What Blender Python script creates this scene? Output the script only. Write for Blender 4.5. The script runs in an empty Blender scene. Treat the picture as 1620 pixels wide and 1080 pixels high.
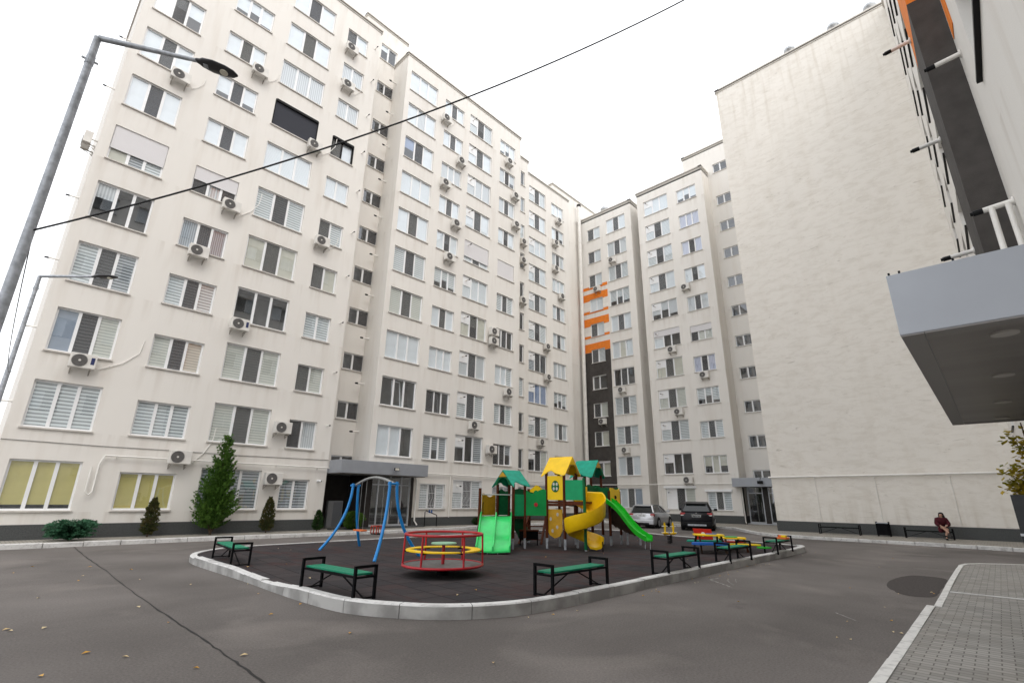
import bpy, bmesh, math, random
from mathutils import Matrix, Vector
random.seed(7)
PI = math.pi
scn = bpy.context.scene
C = scn.collection

# ------------------------------------------------------------ materials
MATS = {}
def nmat(name):
    m = bpy.data.materials.new(name); m.use_nodes = True
    nt = m.node_tree; b = nt.nodes['Principled BSDF']
    return m, nt, b
def pm(name, col, rough=.6, metal=0., noise=0., scale=8., bump=0., bscale=60., spec=.3, vec=(1, 1, 1), col2=None, lo=.35, hi=.65, coat=0.):
    """principled material with a procedural mottling of its colour and a fine bump"""
    if name in MATS: return MATS[name]
    m, nt, b = nmat(name)
    b.inputs['Roughness'].default_value = rough
    b.inputs['Metallic'].default_value = metal
    b.inputs['Specular IOR Level'].default_value = spec
    b.inputs['Coat Weight'].default_value = coat
    N = nt.nodes.new; L = nt.links.new
    tc = N('ShaderNodeTexCoord'); mp = N('ShaderNodeMapping'); mp.inputs['Scale'].default_value = vec
    L(tc.outputs['Object'], mp.inputs['Vector'])
    if col2 is None: col2 = tuple(c * (1 - noise) for c in col)
    nz = N('ShaderNodeTexNoise'); nz.inputs['Scale'].default_value = scale; nz.inputs['Detail'].default_value = 6
    L(mp.outputs['Vector'], nz.inputs['Vector'])
    rp = N('ShaderNodeValToRGB'); rp.color_ramp.elements[0].position = lo; rp.color_ramp.elements[1].position = hi
    rp.color_ramp.elements[0].color = (*col2, 1); rp.color_ramp.elements[1].color = (*col, 1)
    L(nz.outputs['Fac'], rp.inputs['Fac']); L(rp.outputs['Color'], b.inputs['Base Color'])
    if bump:
        n2 = N('ShaderNodeTexNoise'); n2.inputs['Scale'].default_value = bscale; n2.inputs['Detail'].default_value = 4
        L(tc.outputs['Object'], n2.inputs['Vector'])
        bp = N('ShaderNodeBump'); bp.inputs['Strength'].default_value = bump; bp.inputs['Distance'].default_value = .01
        L(n2.outputs['Fac'], bp.inputs['Height']); L(bp.outputs['Normal'], b.inputs['Normal'])
    MATS[name] = m
    return m
def mixn(nt, a, b, fac):
    n = nt.nodes.new('ShaderNodeMix'); n.data_type = 'RGBA'
    for s, v in ((6, a), (7, b)):
        if isinstance(v, tuple): n.inputs[s].default_value = (*v, 1)
        else: nt.links.new(v, n.inputs[s])
    if isinstance(fac, (int, float)): n.inputs[0].default_value = fac
    else: nt.links.new(fac, n.inputs[0])
    return n.outputs[2]
def ramp(nt, src, lo, hi):
    r = nt.nodes.new('ShaderNodeMapRange'); r.inputs[1].default_value = lo; r.inputs[2].default_value = hi; r.clamp = True
    nt.links.new(src, r.inputs[0]); return r.outputs[0]
def noise(nt, scale, vec=(1, 1, 1), detail=6, dist=0., coord='Object', rough=.5):
    tc = nt.nodes.new('ShaderNodeTexCoord'); mp = nt.nodes.new('ShaderNodeMapping'); mp.inputs['Scale'].default_value = vec
    nt.links.new(tc.outputs[coord], mp.inputs['Vector'])
    n = nt.nodes.new('ShaderNodeTexNoise'); n.inputs['Scale'].default_value = scale; n.inputs['Detail'].default_value = detail
    n.inputs['Distortion'].default_value = dist; n.inputs['Roughness'].default_value = rough
    nt.links.new(mp.outputs['Vector'], n.inputs['Vector']); return n.outputs['Fac']
def bump(nt, b, src, strength=.3, dist=.01):
    bp = nt.nodes.new('ShaderNodeBump'); bp.inputs['Strength'].default_value = strength; bp.inputs['Distance'].default_value = dist
    nt.links.new(src, bp.inputs['Height']); nt.links.new(bp.outputs['Normal'], b.inputs['Normal'])

def plaster(name, base, stain, amt, hor=False):
    m, nt, b = nmat(name)
    b.inputs['Roughness'].default_value = .9; b.inputs['Specular IOR Level'].default_value = .2
    big = ramp(nt, noise(nt, .22, (1, 1, .45), 5), .38, .72)
    c = mixn(nt, base, tuple(x * .95 for x in base), big)
    st = ramp(nt, noise(nt, 1.6, (1, 1, .12), 7), .52, .82)              # rain streaks run down
    mm = nt.nodes.new('ShaderNodeMath'); mm.operation = 'MULTIPLY'; mm.inputs[1].default_value = amt
    nt.links.new(st, mm.inputs[0]); c = mixn(nt, c, stain, mm.outputs[0])
    if hor:                                                              # scuffed, unevenly trowelled render
        s2 = ramp(nt, noise(nt, 1.5, (1, .7, 1.9), 10, .5, rough=.72), .46, .72)
        m2 = nt.nodes.new('ShaderNodeMath'); m2.operation = 'MULTIPLY'; m2.inputs[1].default_value = .34
        nt.links.new(s2, m2.inputs[0]); c = mixn(nt, c, tuple(x * .82 for x in stain), m2.outputs[0])
        s3 = ramp(nt, noise(nt, 1.9, (1, .6, 3.0), 10, .7, rough=.74), .60, .70)
        m3 = nt.nodes.new('ShaderNodeMath'); m3.operation = 'MULTIPLY'; m3.inputs[1].default_value = .62
        nt.links.new(s3, m3.inputs[0]); c = mixn(nt, c, tuple(x * .55 for x in stain), m3.outputs[0])
    tc = nt.nodes.new('ShaderNodeTexCoord'); sp = nt.nodes.new('ShaderNodeSeparateXYZ'); nt.links.new(tc.outputs['Object'], sp.inputs[0])
    def M(op, a_, b_, c_=None):
        n = nt.nodes.new('ShaderNodeMath'); n.operation = op
        for i, v in enumerate((a_, b_, c_)):
            if v is None: continue
            if isinstance(v, (int, float)): n.inputs[i].default_value = v
            else: nt.links.new(v, n.inputs[i])
        return n.outputs[0]
    if hor: band = ramp(nt, sp.outputs[2], 24, 32.3); lowb = ramp(nt, sp.outputs[2], 2.2, .7); band = M('MAXIMUM', band, lowb)
    else: band = ramp(nt, M('FRACT', M('DIVIDE', M('SUBTRACT', sp.outputs[2], 1.02), 2.795), None), .62, 1.0)
    sk = ramp(nt, noise(nt, 3.2, (1, 1, .07), 6, .2), .50, .70)
    c = mixn(nt, c, tuple(x * .88 for x in stain), M('MULTIPLY', M('MULTIPLY', band, sk), .34 if not hor else .38))
    nt.links.new(c, b.inputs['Base Color'])
    bump(nt, b, noise(nt, 45, detail=5), .35, .012)
    MATS[name] = m; return m
PL = plaster('cream_plaster', (.770, .745, .702), (.55, .49, .42), .38)
PLB = plaster('scuffed_plaster', (.82, .785, .725), (.56, .49, .385), .16, True)
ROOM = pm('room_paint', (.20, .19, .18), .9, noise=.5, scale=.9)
PLINTH = pm('plinth_stone', (.085, .09, .09), .6, noise=.35, scale=30, bump=.4, bscale=120)
DARKCLAD = pm('dark_cladding', (.035, .030, .028), .55, noise=.3, scale=4, bump=.1)
DARKPL = pm('dark_brown_plaster', (.075, .068, .063), .85, noise=.25, scale=3, bump=.35, bscale=90)
ORANGE = pm('orange_plaster', (.83, .23, .03), .8, noise=.12, scale=4, bump=.2)
WHITEPL = pm('white_plaster', (.84, .81, .76), .85, noise=.08, scale=4)
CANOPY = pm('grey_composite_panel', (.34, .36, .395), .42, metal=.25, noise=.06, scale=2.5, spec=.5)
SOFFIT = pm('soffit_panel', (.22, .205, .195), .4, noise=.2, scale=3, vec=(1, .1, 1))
COPE = pm('coping_metal', (.66, .63, .58), .6, noise=.12, scale=3)
COPED = pm('coping_drip', (.22, .20, .18), .5, noise=.2)
PVC = pm('white_pvc', (.83, .84, .85), .35, noise=.03, scale=3, spec=.5)
SILLM = pm('sill_sheet', (.62, .59, .55), .5, noise=.15, scale=5)
ALU = pm('door_aluminium', (.50, .52, .55), .4, metal=.2, noise=.05)
PANEL = pm('white_infill_panel', (.86, .87, .88), .5, noise=.03)
PIPEW = pm('pipe_white', (.82, .80, .76), .45, noise=.1, scale=3)
BLACKP = pm('black_plastic', (.012, .012, .013), .4, noise=.2, spec=.12)
ACW = pm('ac_casing', (.74, .72, .68), .5, noise=.12, scale=4)
ACG = pm('ac_grille', (.16, .155, .15), .6, noise=.2, scale=10)
ACB = pm('ac_bracket', (.45, .42, .38), .6, noise=.25, scale=10)
SCREEN = None
def glass():
    m, nt, b = nmat('window_glass'); nt.nodes.remove(b)
    out = nt.nodes['Material Output']; tr = nt.nodes.new('ShaderNodeBsdfTransparent'); gl = nt.nodes.new('ShaderNodeBsdfGlossy')
    gl.inputs['Roughness'].default_value = .015; gl.inputs['Color'].default_value = (.93, .96, 1, 1)
    tr.inputs['Color'].default_value = (.92, .96, .98, 1)
    ge = nt.nodes.new('ShaderNodeNewGeometry'); dt = nt.nodes.new('ShaderNodeVectorMath'); dt.operation = 'DOT_PRODUCT'
    nt.links.new(ge.outputs['Incoming'], dt.inputs[0]); nt.links.new(ge.outputs['Normal'], dt.inputs[1])
    def mth(op, a, b_=None):
        n = nt.nodes.new('ShaderNodeMath'); n.operation = op
        for i, v in enumerate((a, b_)):
            if v is None: continue
            if isinstance(v, (int, float)): n.inputs[i].default_value = v
            else: nt.links.new(v, n.inputs[i])
        return n.outputs[0]
    fr_ = mth('MULTIPLY_ADD', mth('POWER', mth('SUBTRACT', 1.0, mth('ABSOLUTE', dt.outputs['Value'])), 5.0), .86)   # Schlick, the same from both sides
    fr_.node.inputs[2].default_value = .14
    tc = noise(nt, 1.1, detail=2); bp = nt.nodes.new('ShaderNodeBump'); bp.inputs['Strength'].default_value = .05; bp.inputs['Distance'].default_value = .02
    nt.links.new(tc, bp.inputs['Height']); nt.links.new(bp.outputs[0], gl.inputs['Normal'])
    mx = nt.nodes.new('ShaderNodeMixShader'); nt.links.new(fr_, mx.inputs[0])
    nt.links.new(tr.outputs[0], mx.inputs[1]); nt.links.new(gl.outputs[0], mx.inputs[2]); nt.links.new(mx.outputs[0], out.inputs['Surface'])
    return m
GLASS = glass()
def screen():
    m, nt, b = nmat('insect_screen'); out = nt.nodes['Material Output']
    b.inputs['Base Color'].default_value = (.13, .13, .133, 1); b.inputs['Roughness'].default_value = .8
    tr = nt.nodes.new('ShaderNodeBsdfTransparent'); mx = nt.nodes.new('ShaderNodeMixShader')
    mx.inputs[0].default_value = .45
    nt.links.new(tr.outputs[0], mx.inputs[1]); nt.links.new(b.outputs[0], mx.inputs[2]); nt.links.new(mx.outputs[0], out.inputs['Surface'])
    return m
SCREEN = screen()
def stripes(name, ca, cb, period, axis=2, duty=.55, soft=.12, trans=.25):
    m, nt, b = nmat(name); b.inputs['Roughness'].default_value = .8; b.inputs['Specular IOR Level'].default_value = .15
    tc = nt.nodes.new('ShaderNodeTexCoord'); sp = nt.nodes.new('ShaderNodeSeparateXYZ'); nt.links.new(tc.outputs['Object'], sp.inputs[0])
    w = noise(nt, 1.5, detail=2)
    ad = nt.nodes.new('ShaderNodeMath'); ad.operation = 'MULTIPLY_ADD'; nt.links.new(w, ad.inputs[0]); ad.inputs[1].default_value = .03; nt.links.new(sp.outputs[axis], ad.inputs[2])
    dv = nt.nodes.new('ShaderNodeMath'); dv.operation = 'DIVIDE'; nt.links.new(ad.outputs[0], dv.inputs[0]); dv.inputs[1].default_value = period
    fr = nt.nodes.new('ShaderNodeMath'); fr.operation = 'FRACT'; nt.links.new(dv.outputs[0], fr.inputs[0])
    pp = nt.nodes.new('ShaderNodeMath'); pp.operation = 'PINGPONG'; nt.links.new(fr.outputs[0], pp.inputs[0]); pp.inputs[1].default_value = .5
    f = ramp(nt, pp.outputs[0], duty / 2 - soft / 2, duty / 2 + soft / 2)
    nt.links.new(mixn(nt, ca, cb, f), b.inputs['Base Color'])
    MATS[name] = m; return m
BL = {
 'zw': stripes('zebra_blind_white', (.80, .81, .80), (.38, .39, .39), .135),
 'zb': stripes('zebra_blind_beige', (.72, .70, .62), (.50, .49, .44), .12),
 'zg': stripes('zebra_blind_grey', (.55, .56, .57), (.16, .17, .18), .13),
 'zs': stripes('louvre_blind', (.86, .87, .87), (.62, .63, .64), .075),
 'pw': pm('plain_roller_blind', (.82, .83, .84), .8, noise=.08, scale=2),
 'pb': pm('beige_roller_blind', (.66, .62, .52), .8, noise=.1, scale=2),
 'pc': pm('olive_yellow_roller_blind', (.62, .53, .20), .8, noise=.12, scale=1.5),
 'cu': stripes('pleated_curtain', (.78, .78, .77), (.48, .48, .49), .11, 0, .5, .5),
 'cv': stripes('vertical_blind_grey', (.50, .52, .55), (.22, .23, .25), .085, 0, .6, .3),
 'cl': stripes('lilac_curtain', (.62, .62, .72), (.38, .38, .48), .13, 0, .5, .5),
 'bb': pm('blue_sun_film', (.30, .36, .52), .5, noise=.15, scale=2),
 'bg': pm('blue_grey_film', (.34, .38, .45), .5, noise=.1, scale=2),
}
SHW = stripes('white_roller_shutter', (.72, .71, .72), (.60, .59, .60), .045)
SHD = stripes('dark_roller_shutter', (.060, .063, .075), (.035, .037, .045), .045)
GRN = pm('green_painted_wood', (.006, .235, .125), .6, noise=.25, scale=14, vec=(1, 6, 1))
BLK = pm('black_painted_steel', (.006, .006, .007), .6, noise=.2, spec=.06)
TEAL = pm('teal_painted_board', (.008, .36, .24), .6, noise=.22, scale=6)
GPAN = pm('green_side_panel', (.004, .34, .13), .55, noise=.12, scale=6)
YEL = pm('yellow_painted_board', (.95, .62, .006), .5, noise=.08, scale=5)
YELP = pm('yellow_plastic', (.95, .60, .004), .35, noise=.10, scale=4, spec=.5)
OCH = pm('ochre_board', (.55, .30, .015), .5, noise=.2, scale=5)
DGRN = pm('dark_green_board', (.012, .14, .05), .45, noise=.25, spec=.12, scale=5)
MGRN = pm('green_board', (.006, .33, .08), .42, noise=.15, scale=5)
LGRN = pm('light_green_plastic', (.035, .72, .17), .3, noise=.25, scale=2.2, spec=.5)
SGRN = pm('bright_green_plastic', (.012, .52, .02), .3, noise=.12, scale=3, spec=.5)
WOOD = pm('brown_stained_post', (.11, .030, .012), .5, noise=.45, spec=.12, scale=9, vec=(3, 3, .5))
DWOOD = pm('dark_brown_board', (.045, .028, .02), .6, noise=.4, spec=.12, scale=5)
GALV = pm('galvanised_steel', (.47, .50, .54), .5, metal=.3, noise=.35, scale=14)
STEEL = pm('grey_tube', (.42, .43, .42), .45, metal=.4, noise=.2, scale=8)
BLUE = pm('blue_painted_steel', (.012, .25, .66), .35, noise=.12, scale=6, spec=.5)
RED = pm('red_painted_steel', (.46, .008, .018), .35, noise=.2, scale=6, spec=.5)
REDB = pm('red_board', (.62, .03, .02), .45, noise=.1)
BLUB = pm('blue_board', (.02, .13, .50), .45, noise=.1)
ORB = pm('orange_plastic', (.75, .16, .03), .4, noise=.1)
PALEG = pm('pale_green_disc', (.30, .55, .36), .5, noise=.2, scale=4)
TREAD = pm('tread_plate', (.20, .20, .20), .5, metal=.3, noise=.3, scale=12)

# ------------------------------------------------------------ mesh helpers
class MB:
    def __init__(s): s.v = []; s.f = []; s.m = []; s.T = Matrix.Identity(4)
    def add(s, vs, fs, mi=0):
        o = len(s.v)
        s.v += [tuple(s.T @ Vector(v)) for v in vs]
        s.f += [tuple(i + o for i in f) for f in fs]; s.m += [mi] * len(fs); return s
    def quad(s, a, b, c, d, mi=0): return s.add([a, b, c, d], [(0, 1, 2, 3)], mi)
    def box(s, x0, x1, y0, y1, z0, z1, mi=0):
        v = [(x, y, z) for z in (z0, z1) for y in (y0, y1) for x in (x0, x1)]
        return s.add(v, [(0, 2, 3, 1), (4, 5, 7, 6), (0, 1, 5, 4), (2, 6, 7, 3), (0, 4, 6, 2), (1, 3, 7, 5)], mi)
    def prism(s, poly, z0, z1, mi=0):
        n = len(poly); v = [(x, y, z0) for x, y in poly] + [(x, y, z1) for x, y in poly]
        f = [tuple(range(n - 1, -1, -1)), tuple(range(n, 2 * n))] + [(i, (i + 1) % n, (i + 1) % n + n, i + n) for i in range(n)]
        return s.add(v, f, mi)
    def slab(s, pts, axis, t, mi=0):
        """outline in the (x,z) plane thickened along y (axis 1) around y0; pts list of (x,z), axis=(y0)"""
        n = len(pts); v = [(x, axis - t / 2, z) for x, z in pts] + [(x, axis + t / 2, z) for x, z in pts]
        f = [tuple(range(n)), tuple(range(2 * n - 1, n - 1, -1))] + [((i + 1) % n, i, i + n, (i + 1) % n + n) for i in range(n)]
        return s.add(v, f, mi)
    def tube(s, pts, r, n=8, mi=0, cap=True):
        P = [Vector(p) for p in pts]; rs = r if isinstance(r, (list, tuple)) else [r] * len(P)
        rings = []; up = None
        for i, p in enumerate(P):
            d = (P[min(i + 1, len(P) - 1)] - P[max(i - 1, 0)]).normalized()
            if up is None: up = Vector((0, 0, 1)) if abs(d.z) < .9 else Vector((1, 0, 0))
            a = d.cross(up).normalized(); b = a.cross(d).normalized(); up = b
            rings.append([p + (a * math.cos(2 * PI * k / n) + b * math.sin(2 * PI * k / n)) * rs[i] for k in range(n)])
        v = [tuple(q) for R in rings for q in R]; f = []
        for i in range(len(P) - 1):
            for k in range(n): f.append((i * n + k, i * n + (k + 1) % n, (i + 1) * n + (k + 1) % n, (i + 1) * n + k))
        if cap: f += [tuple(range(n - 1, -1, -1)), tuple((len(P) - 1) * n + k for k in range(n))]
        return s.add(v, f, mi)
    def cyl(s, x, y, z0, z1, r, n=16, mi=0, r2=None): return s.tube([(x, y, z0), (x, y, z1)], [r, r if r2 is None else r2], n, mi)
    def ring(s, x, y, z, R, r, n=40, m=8, mi=0):
        v = []; f = []
        for i in range(n):
            a = 2 * PI * i / n
            for k in range(m):
                b = 2 * PI * k / m; q = R + r * math.cos(b)
                v.append((x + q * math.cos(a), y + q * math.sin(a), z + r * math.sin(b)))
        for i in range(n):
            for k in range(m): f.append((i * m + k, ((i + 1) % n) * m + k, ((i + 1) % n) * m + (k + 1) % m, i * m + (k + 1) % m))
        return s.add(v, f, mi)
    def lathe(s, prof, n=24, mi=0, x=0, y=0):
        v = [(x + r * math.cos(2 * PI * k / n), y + r * math.sin(2 * PI * k / n), z) for r, z in prof for k in range(n)]
        f = [(i * n + k, i * n + (k + 1) % n, (i + 1) * n + (k + 1) % n, (i + 1) * n + k) for i in range(len(prof) - 1) for k in range(n)]
        return s.add(v, f, mi)
    def bar(s, a, b, w, h=None, mi=0):
        """square bar between two points"""
        a = Vector(a); b = Vector(b); h = h or w; d = (b - a).normalized()
        up = Vector((0, 0, 1)) if abs(d.z) < .95 else Vector((1, 0, 0))
        x = d.cross(up).normalized() * w / 2; y = x.cross(d).normalized() * h / 2
        v = [tuple(p + i * x + j * y) for p in (a, b) for i, j in ((-1, -1), (1, -1), (1, 1), (-1, 1))]
        return s.add(v, [(3, 2, 1, 0), (4, 5, 6, 7), (0, 1, 5, 4), (1, 2, 6, 5), (2, 3, 7, 6), (3, 0, 4, 7)], mi)
    def mesh(s, name, mats, smooth=False, bev=0):
        me = bpy.data.meshes.new(name); me.from_pydata(s.v, [], s.f)
        for m in (mats if isinstance(mats, (list, tuple)) else [mats]): me.materials.append(m)
        for p, mi in zip(me.polygons, s.m): p.material_index = mi
        if bev or smooth:
            bm = bmesh.new(); bm.from_mesh(me)
            bmesh.ops.recalc_face_normals(bm, faces=bm.faces)
            if bev:
                ed = [e for e in bm.edges if len(e.link_faces) == 2 and e.calc_face_angle(0) > .6]
                bmesh.ops.bevel(bm, geom=ed, offset=bev, segments=2, affect='EDGES', profile=.6, clamp_overlap=True)
            bm.to_mesh(me); bm.free()
        if smooth:
            for p in me.polygons: p.use_smooth = True
            if smooth != 'all': me.set_sharp_from_angle(angle=math.radians(38))
        me.update(); return me
def link(name, me, parent=None, loc=(0, 0, 0), rot=0, **kw):
    o = bpy.data.objects.new(name, me); C.objects.link(o)
    if parent: o.parent = parent
    o.location = loc; o.rotation_euler = (0, 0, rot)
    for k, v in kw.items(): o[k] = v
    return o
def ob(name, mb, mats, parent=None, smooth=False, bev=0, **kw):
    return link(name, mb.mesh(name, mats, smooth, bev), parent, **kw)
def thing(name, label, cat, loc=(0, 0, 0), rot=0, group=None):
    o = link(name, None, None, loc, rot, label=label, category=cat)
    o.empty_display_size = .3
    if group: o['group'] = group
    return o
def solo(name, mb, mats, label, cat, group=None, **kw):
    o = ob(name, mb, mats, label=label, category=cat, **kw)
    if group: o['group'] = group
    return o
def struct(name, mb, mats, kind='structure', **kw): return ob(name, mb, mats, kind=kind, **kw)

# ------------------------------------------------------------ windows
S = lambda n: 3.867 + 2.795 * (n - 2)
CACHE = {}
def cm(key, fn):
    if key not in CACHE: CACHE[key] = fn()
    return CACHE[key]
def frac(n): return [0, .355, .655, 1.] if n == 3 else ([0, .48, 1.] if n == 2 else [0, 1.])
FY = .10   # frame depth behind the wall face
def make_window(parent, loc, rot, w, h, n, style, panel=False, shut=None, sill=None, tilt=None, grille=False, box=False, dark=False):
    w = round(w, 2); h = round(h, 2)
    fr = frac(n)
    def frame():
        b = MB(); t = .065; y0, y1 = FY, FY + .07
        b.box(0, t, y0, y1, 0, h); b.box(w - t, w, y0, y1, 0, h); b.box(t, w - t, y0, y1, h - t, h); b.box(t, w - t, y0, y1, 0, t)
        for q in fr[1:-1]: b.box(q * w - .055, q * w + .055, y0 - .004, y1 - .003, t + .001, h - t - .001)
        if panel:
            b.box(t, fr[1] * w - .056, y0 + .012, y1 - .008, h * .56, h - t - .001)
        return b.mesh('window', BLACKP if dark else PVC, bev=0)
    o = link('window', cm(('fr', w, h, n, panel, dark), frame), parent, loc, rot)
    link('glass', cm(('gl', w, h), lambda: MB().quad((.03, FY + .035, .03), (w - .03, FY + .035, .03), (w - .03, FY + .035, h - .03), (.03, FY + .035, h - .03)).mesh('glass', GLASS)), o)
    link('sill', cm(('si', w, sill), lambda: MB().box(-.05, w + .05, -.185 if sill else -.07, FY - .002, -.055, -.003).mesh('sill', sill or SILLM)), o)
    for i, st in enumerate(style):
        a, c = fr[i] * w + .05, fr[i + 1] * w - .05
        scr = st.startswith('*'); st = st.strip('*'); drop = 1.
        if st and st[-1].isdigit(): drop = int(st[-1]) / 10; st = st[:-1]
        pw = round(c - a, 3)
        if st in BL:
            hh = round(h - .06, 2)
            link('blind', cm(('bl', pw, hh, st, drop), lambda: MB().box(0, pw, 0, .006, hh * (1 - drop), hh).mesh('blind', BL[st])), o, (a, FY + .055 + .012 * (i % 2), .03), 0)
        if scr:
            link('insect_screen', cm(('sc', pw, h), lambda: MB().box(0, pw, 0, .004, 0, h - .1).mesh('insect_screen', SCREEN)), o, (a, FY - .012, .05), 0)
    if tilt is not None:      # one casement tipped or swung open
        a, c = fr[tilt] * w + .05, fr[tilt + 1] * w - .05; pw = c - a
        b = MB(); b.box(0, .06, 0, .05, 0, h - .12); b.box(pw - .06, pw, 0, .05, 0, h - .12); b.box(.06, pw - .06, 0, .05, 0, .06); b.box(.06, pw - .06, 0, .05, h - .18, h - .12)
        q = ob('open_casement', b, PVC, o); q.location = (a, FY + .08, .06); q.rotation_euler = (math.radians(-9), 0, math.radians(3))
    if shut:
        f, mt = shut
        b = MB().box(.02, w - .02, FY - .055, FY - .02, h * (1 - f), h)
        ob('roller_shutter', b, mt, o)
        if mt is SHD: ob('shutter_guide', MB().box(-.0, .05, FY - .10, FY - .056, 0, h).box(w - .05, w, FY - .10, FY - .056, 0, h).box(.05, w - .05, FY - .16, FY - .056, h - .14, h), BLACKP, o)
    if box: ob('shutter_box', MB().box(-.12, w + .12, -.14, -.004, h - .04, h + .14), PVC, o, bev=.02)
    if grille:
        b = MB(); k = int(w / .11)
        for i in range(k + 1):
            x = i * w / k; b.tube([(x, -.03, h), (x, -.03, h * .45), (x, -.10, h * .36), (x, -.19, h * .22), (x, -.21, h * .12), (x, -.16, .03), (x, -.03, .0)], .008, 5)
        for z in (h, h * .62, .0): b.bar((0, -.03, z), (w, -.03, z), .016)
        b.bar((0, -.21, h * .13), (w, -.21, h * .13), .014)
        for x in (0, w): b.bar((x, -.03, h * .62), (x, 0.0, h * .62), .014)
        ob('security_grille', b, PVC, o)
    return o
def flue_mesh():
    b = MB(); b.tube([(0, 0, 0), (0, -.42, -.03)], .05, 10); b.lathe([(.0, 0)], 4); b.tube([(0, -.005, 0), (0, -.03, -.002)], .085, 12)
    return b.mesh('flue_pipe', PIPEW, smooth=True)
def cap_mesh(): return MB().tube([(0, -.42, -.03), (0, -.56, -.04)], .052, 10).tube([(0, -.56, -.04), (0, -.60, -.043)], .036, 10).mesh('cap', BLACKP, smooth=True)
def flue(parent, loc, rot, s=1.):
    o = link('flue_pipe', cm('fl', flue_mesh), parent, loc, rot)
    c = link('cap', cm('fc', cap_mesh), o)
    if s != 1: o.scale = (s, s, s)
    return o

ACN = 0
def ac_parts():
    b = MB().box(-.39, .39, -.14, .14, 0, .54); cas = b.mesh('casing', ACW, bev=.02)
    g = MB(); g.tube([(-.11, -.142, .27), (-.11, -.150, .27)], .225, 28)
    gr = g.mesh('fan_recess', ACG)
    r = MB(); T = Matrix.Rotation(PI / 2, 4, 'X')
    r.T = Matrix.Translation((-.11, -.158, .27)) @ T
    for q in (.05, .10, .15, .20, .232): r.ring(0, 0, 0, q, .0045, 26, 5)
    for k in range(8): r.bar((0, 0, 0), (.23 * math.cos(k * PI / 4), .23 * math.sin(k * PI / 4), 0), .008)
    gu = r.mesh('fan_guard', ACG)
    h = MB(); h.tube([(-.11, -.150, .27), (-.11, -.172, .27)], .04, 14); hub = h.mesh('fan_hub', ACW)
    k = MB()
    x = 0; k.box(x - .018, x + .018, -.14, .30, -.05, -.002); k.bar((x, -.06, -.05), (x, .28, -.17), .022); k.box(x - .018, x + .018, .27, .30, -.20, -.051)
    return cas, gr, gu, hub, k.mesh('wall_bracket', ACB), MB().box(.22, .33, -.147, -.1405, .16, .42).mesh('maker_plate', pm('plate_dark', (.03, .04, .12), .4))
def ac(loc, rot, label, plate=False, hose=None):
    me = cm('ac', ac_parts)
    t = thing('air_conditioner', label, 'air conditioner', loc, rot, 'air conditioning units on the facades')
    c = link('casing', me[0], t); f = link('fan_recess', me[1], c); link('fan_guard', me[2], t); link('fan_hub', me[3], t); link('wall_bracket', me[4], t, (-.28, 0, 0)); link('wall_bracket', me[4], t, (.28, 0, 0))
    if plate: link('maker_plate', me[5], c)
    if hose:
        b = MB(); dx, dz = hose; y = .26
        b.tube([(.38, .05, .12), (.48, .16, .10), (.55, y, .12), (.4 + dx * .6, y, .12 + dz * .25), (.38 + dx * .95, y, .12 + dz * .6), (.38 + dx, y, .12 + dz)], .016, 7)
        ob('refrigerant_hose', b, PIPEW, t, smooth=True)
    return t

# ------------------------------------------------------------ facades
def facade(mb, ox, oy, rot, L, z0, z1, rects, rv=.17, room=.9, flip=False):
    """wall plane with real openings: reveals then a shallow room behind; local x along the wall, y into the building"""
    T0 = mb.T; mb.T = Matrix.Translation((ox, oy, 0)) @ Matrix.Rotation(rot, 4, 'Z')
    us = sorted({0, L} | {r[i] for r in rects for i in (0, 1)}); zs = sorted({z0, z1} | {r[i] for r in rects for i in (2, 3)})
    for zi in range(len(zs) - 1):
        za, zb = zs[zi], zs[zi + 1]; zm = (za + zb) / 2; run = None
        for ui in range(len(us)):
            if ui < len(us) - 1:
                um = (us[ui] + us[ui + 1]) / 2
                solid = not any(r[0] < um < r[1] and r[2] < zm < r[3] for r in rects)
            else: solid = False
            if solid and run is None: run = us[ui]
            if not solid and run is not None:
                mb.quad((run, 0, za), (us[ui], 0, za), (us[ui], 0, zb), (run, 0, zb)); run = None
    for u0, u1, a, b in rects:
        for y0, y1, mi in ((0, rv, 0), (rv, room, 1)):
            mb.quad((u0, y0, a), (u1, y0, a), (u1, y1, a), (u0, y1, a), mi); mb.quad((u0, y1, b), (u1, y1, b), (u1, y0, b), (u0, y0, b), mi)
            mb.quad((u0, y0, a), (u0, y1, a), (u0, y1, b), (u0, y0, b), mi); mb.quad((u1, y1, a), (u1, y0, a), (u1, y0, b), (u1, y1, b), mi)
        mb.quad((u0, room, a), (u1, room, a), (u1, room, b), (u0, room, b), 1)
    mb.T = T0
def wallq(mb, a, b, z0, z1, mi=0): mb.quad((*a, z0), (*b, z0), (*b, z1), (*a, z1), mi)
def coping(mb, pts, z, out=.09, h=.10):
    """thin metal parapet capping along a polyline (left side of travel is outside)"""
    for (a, b) in zip(pts, pts[1:]):
        a = Vector((*a, 0)); b = Vector((*b, 0)); d = (b - a).normalized(); n = Vector((-d.y, d.x, 0))
        for (o, zz, hh, mi) in ((out, z, h, 0), (out * .62, z - .16, .05, 0), (out * .3, z - .05, .05, 1)):
            p = [a - d * .0 + n * o, b + d * .0 + n * o, b - n * .25, a - n * .25]
            mb.prism([(q.x, q.y) for q in p], zz, zz + hh, mi)
ZR = 32.0

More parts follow.
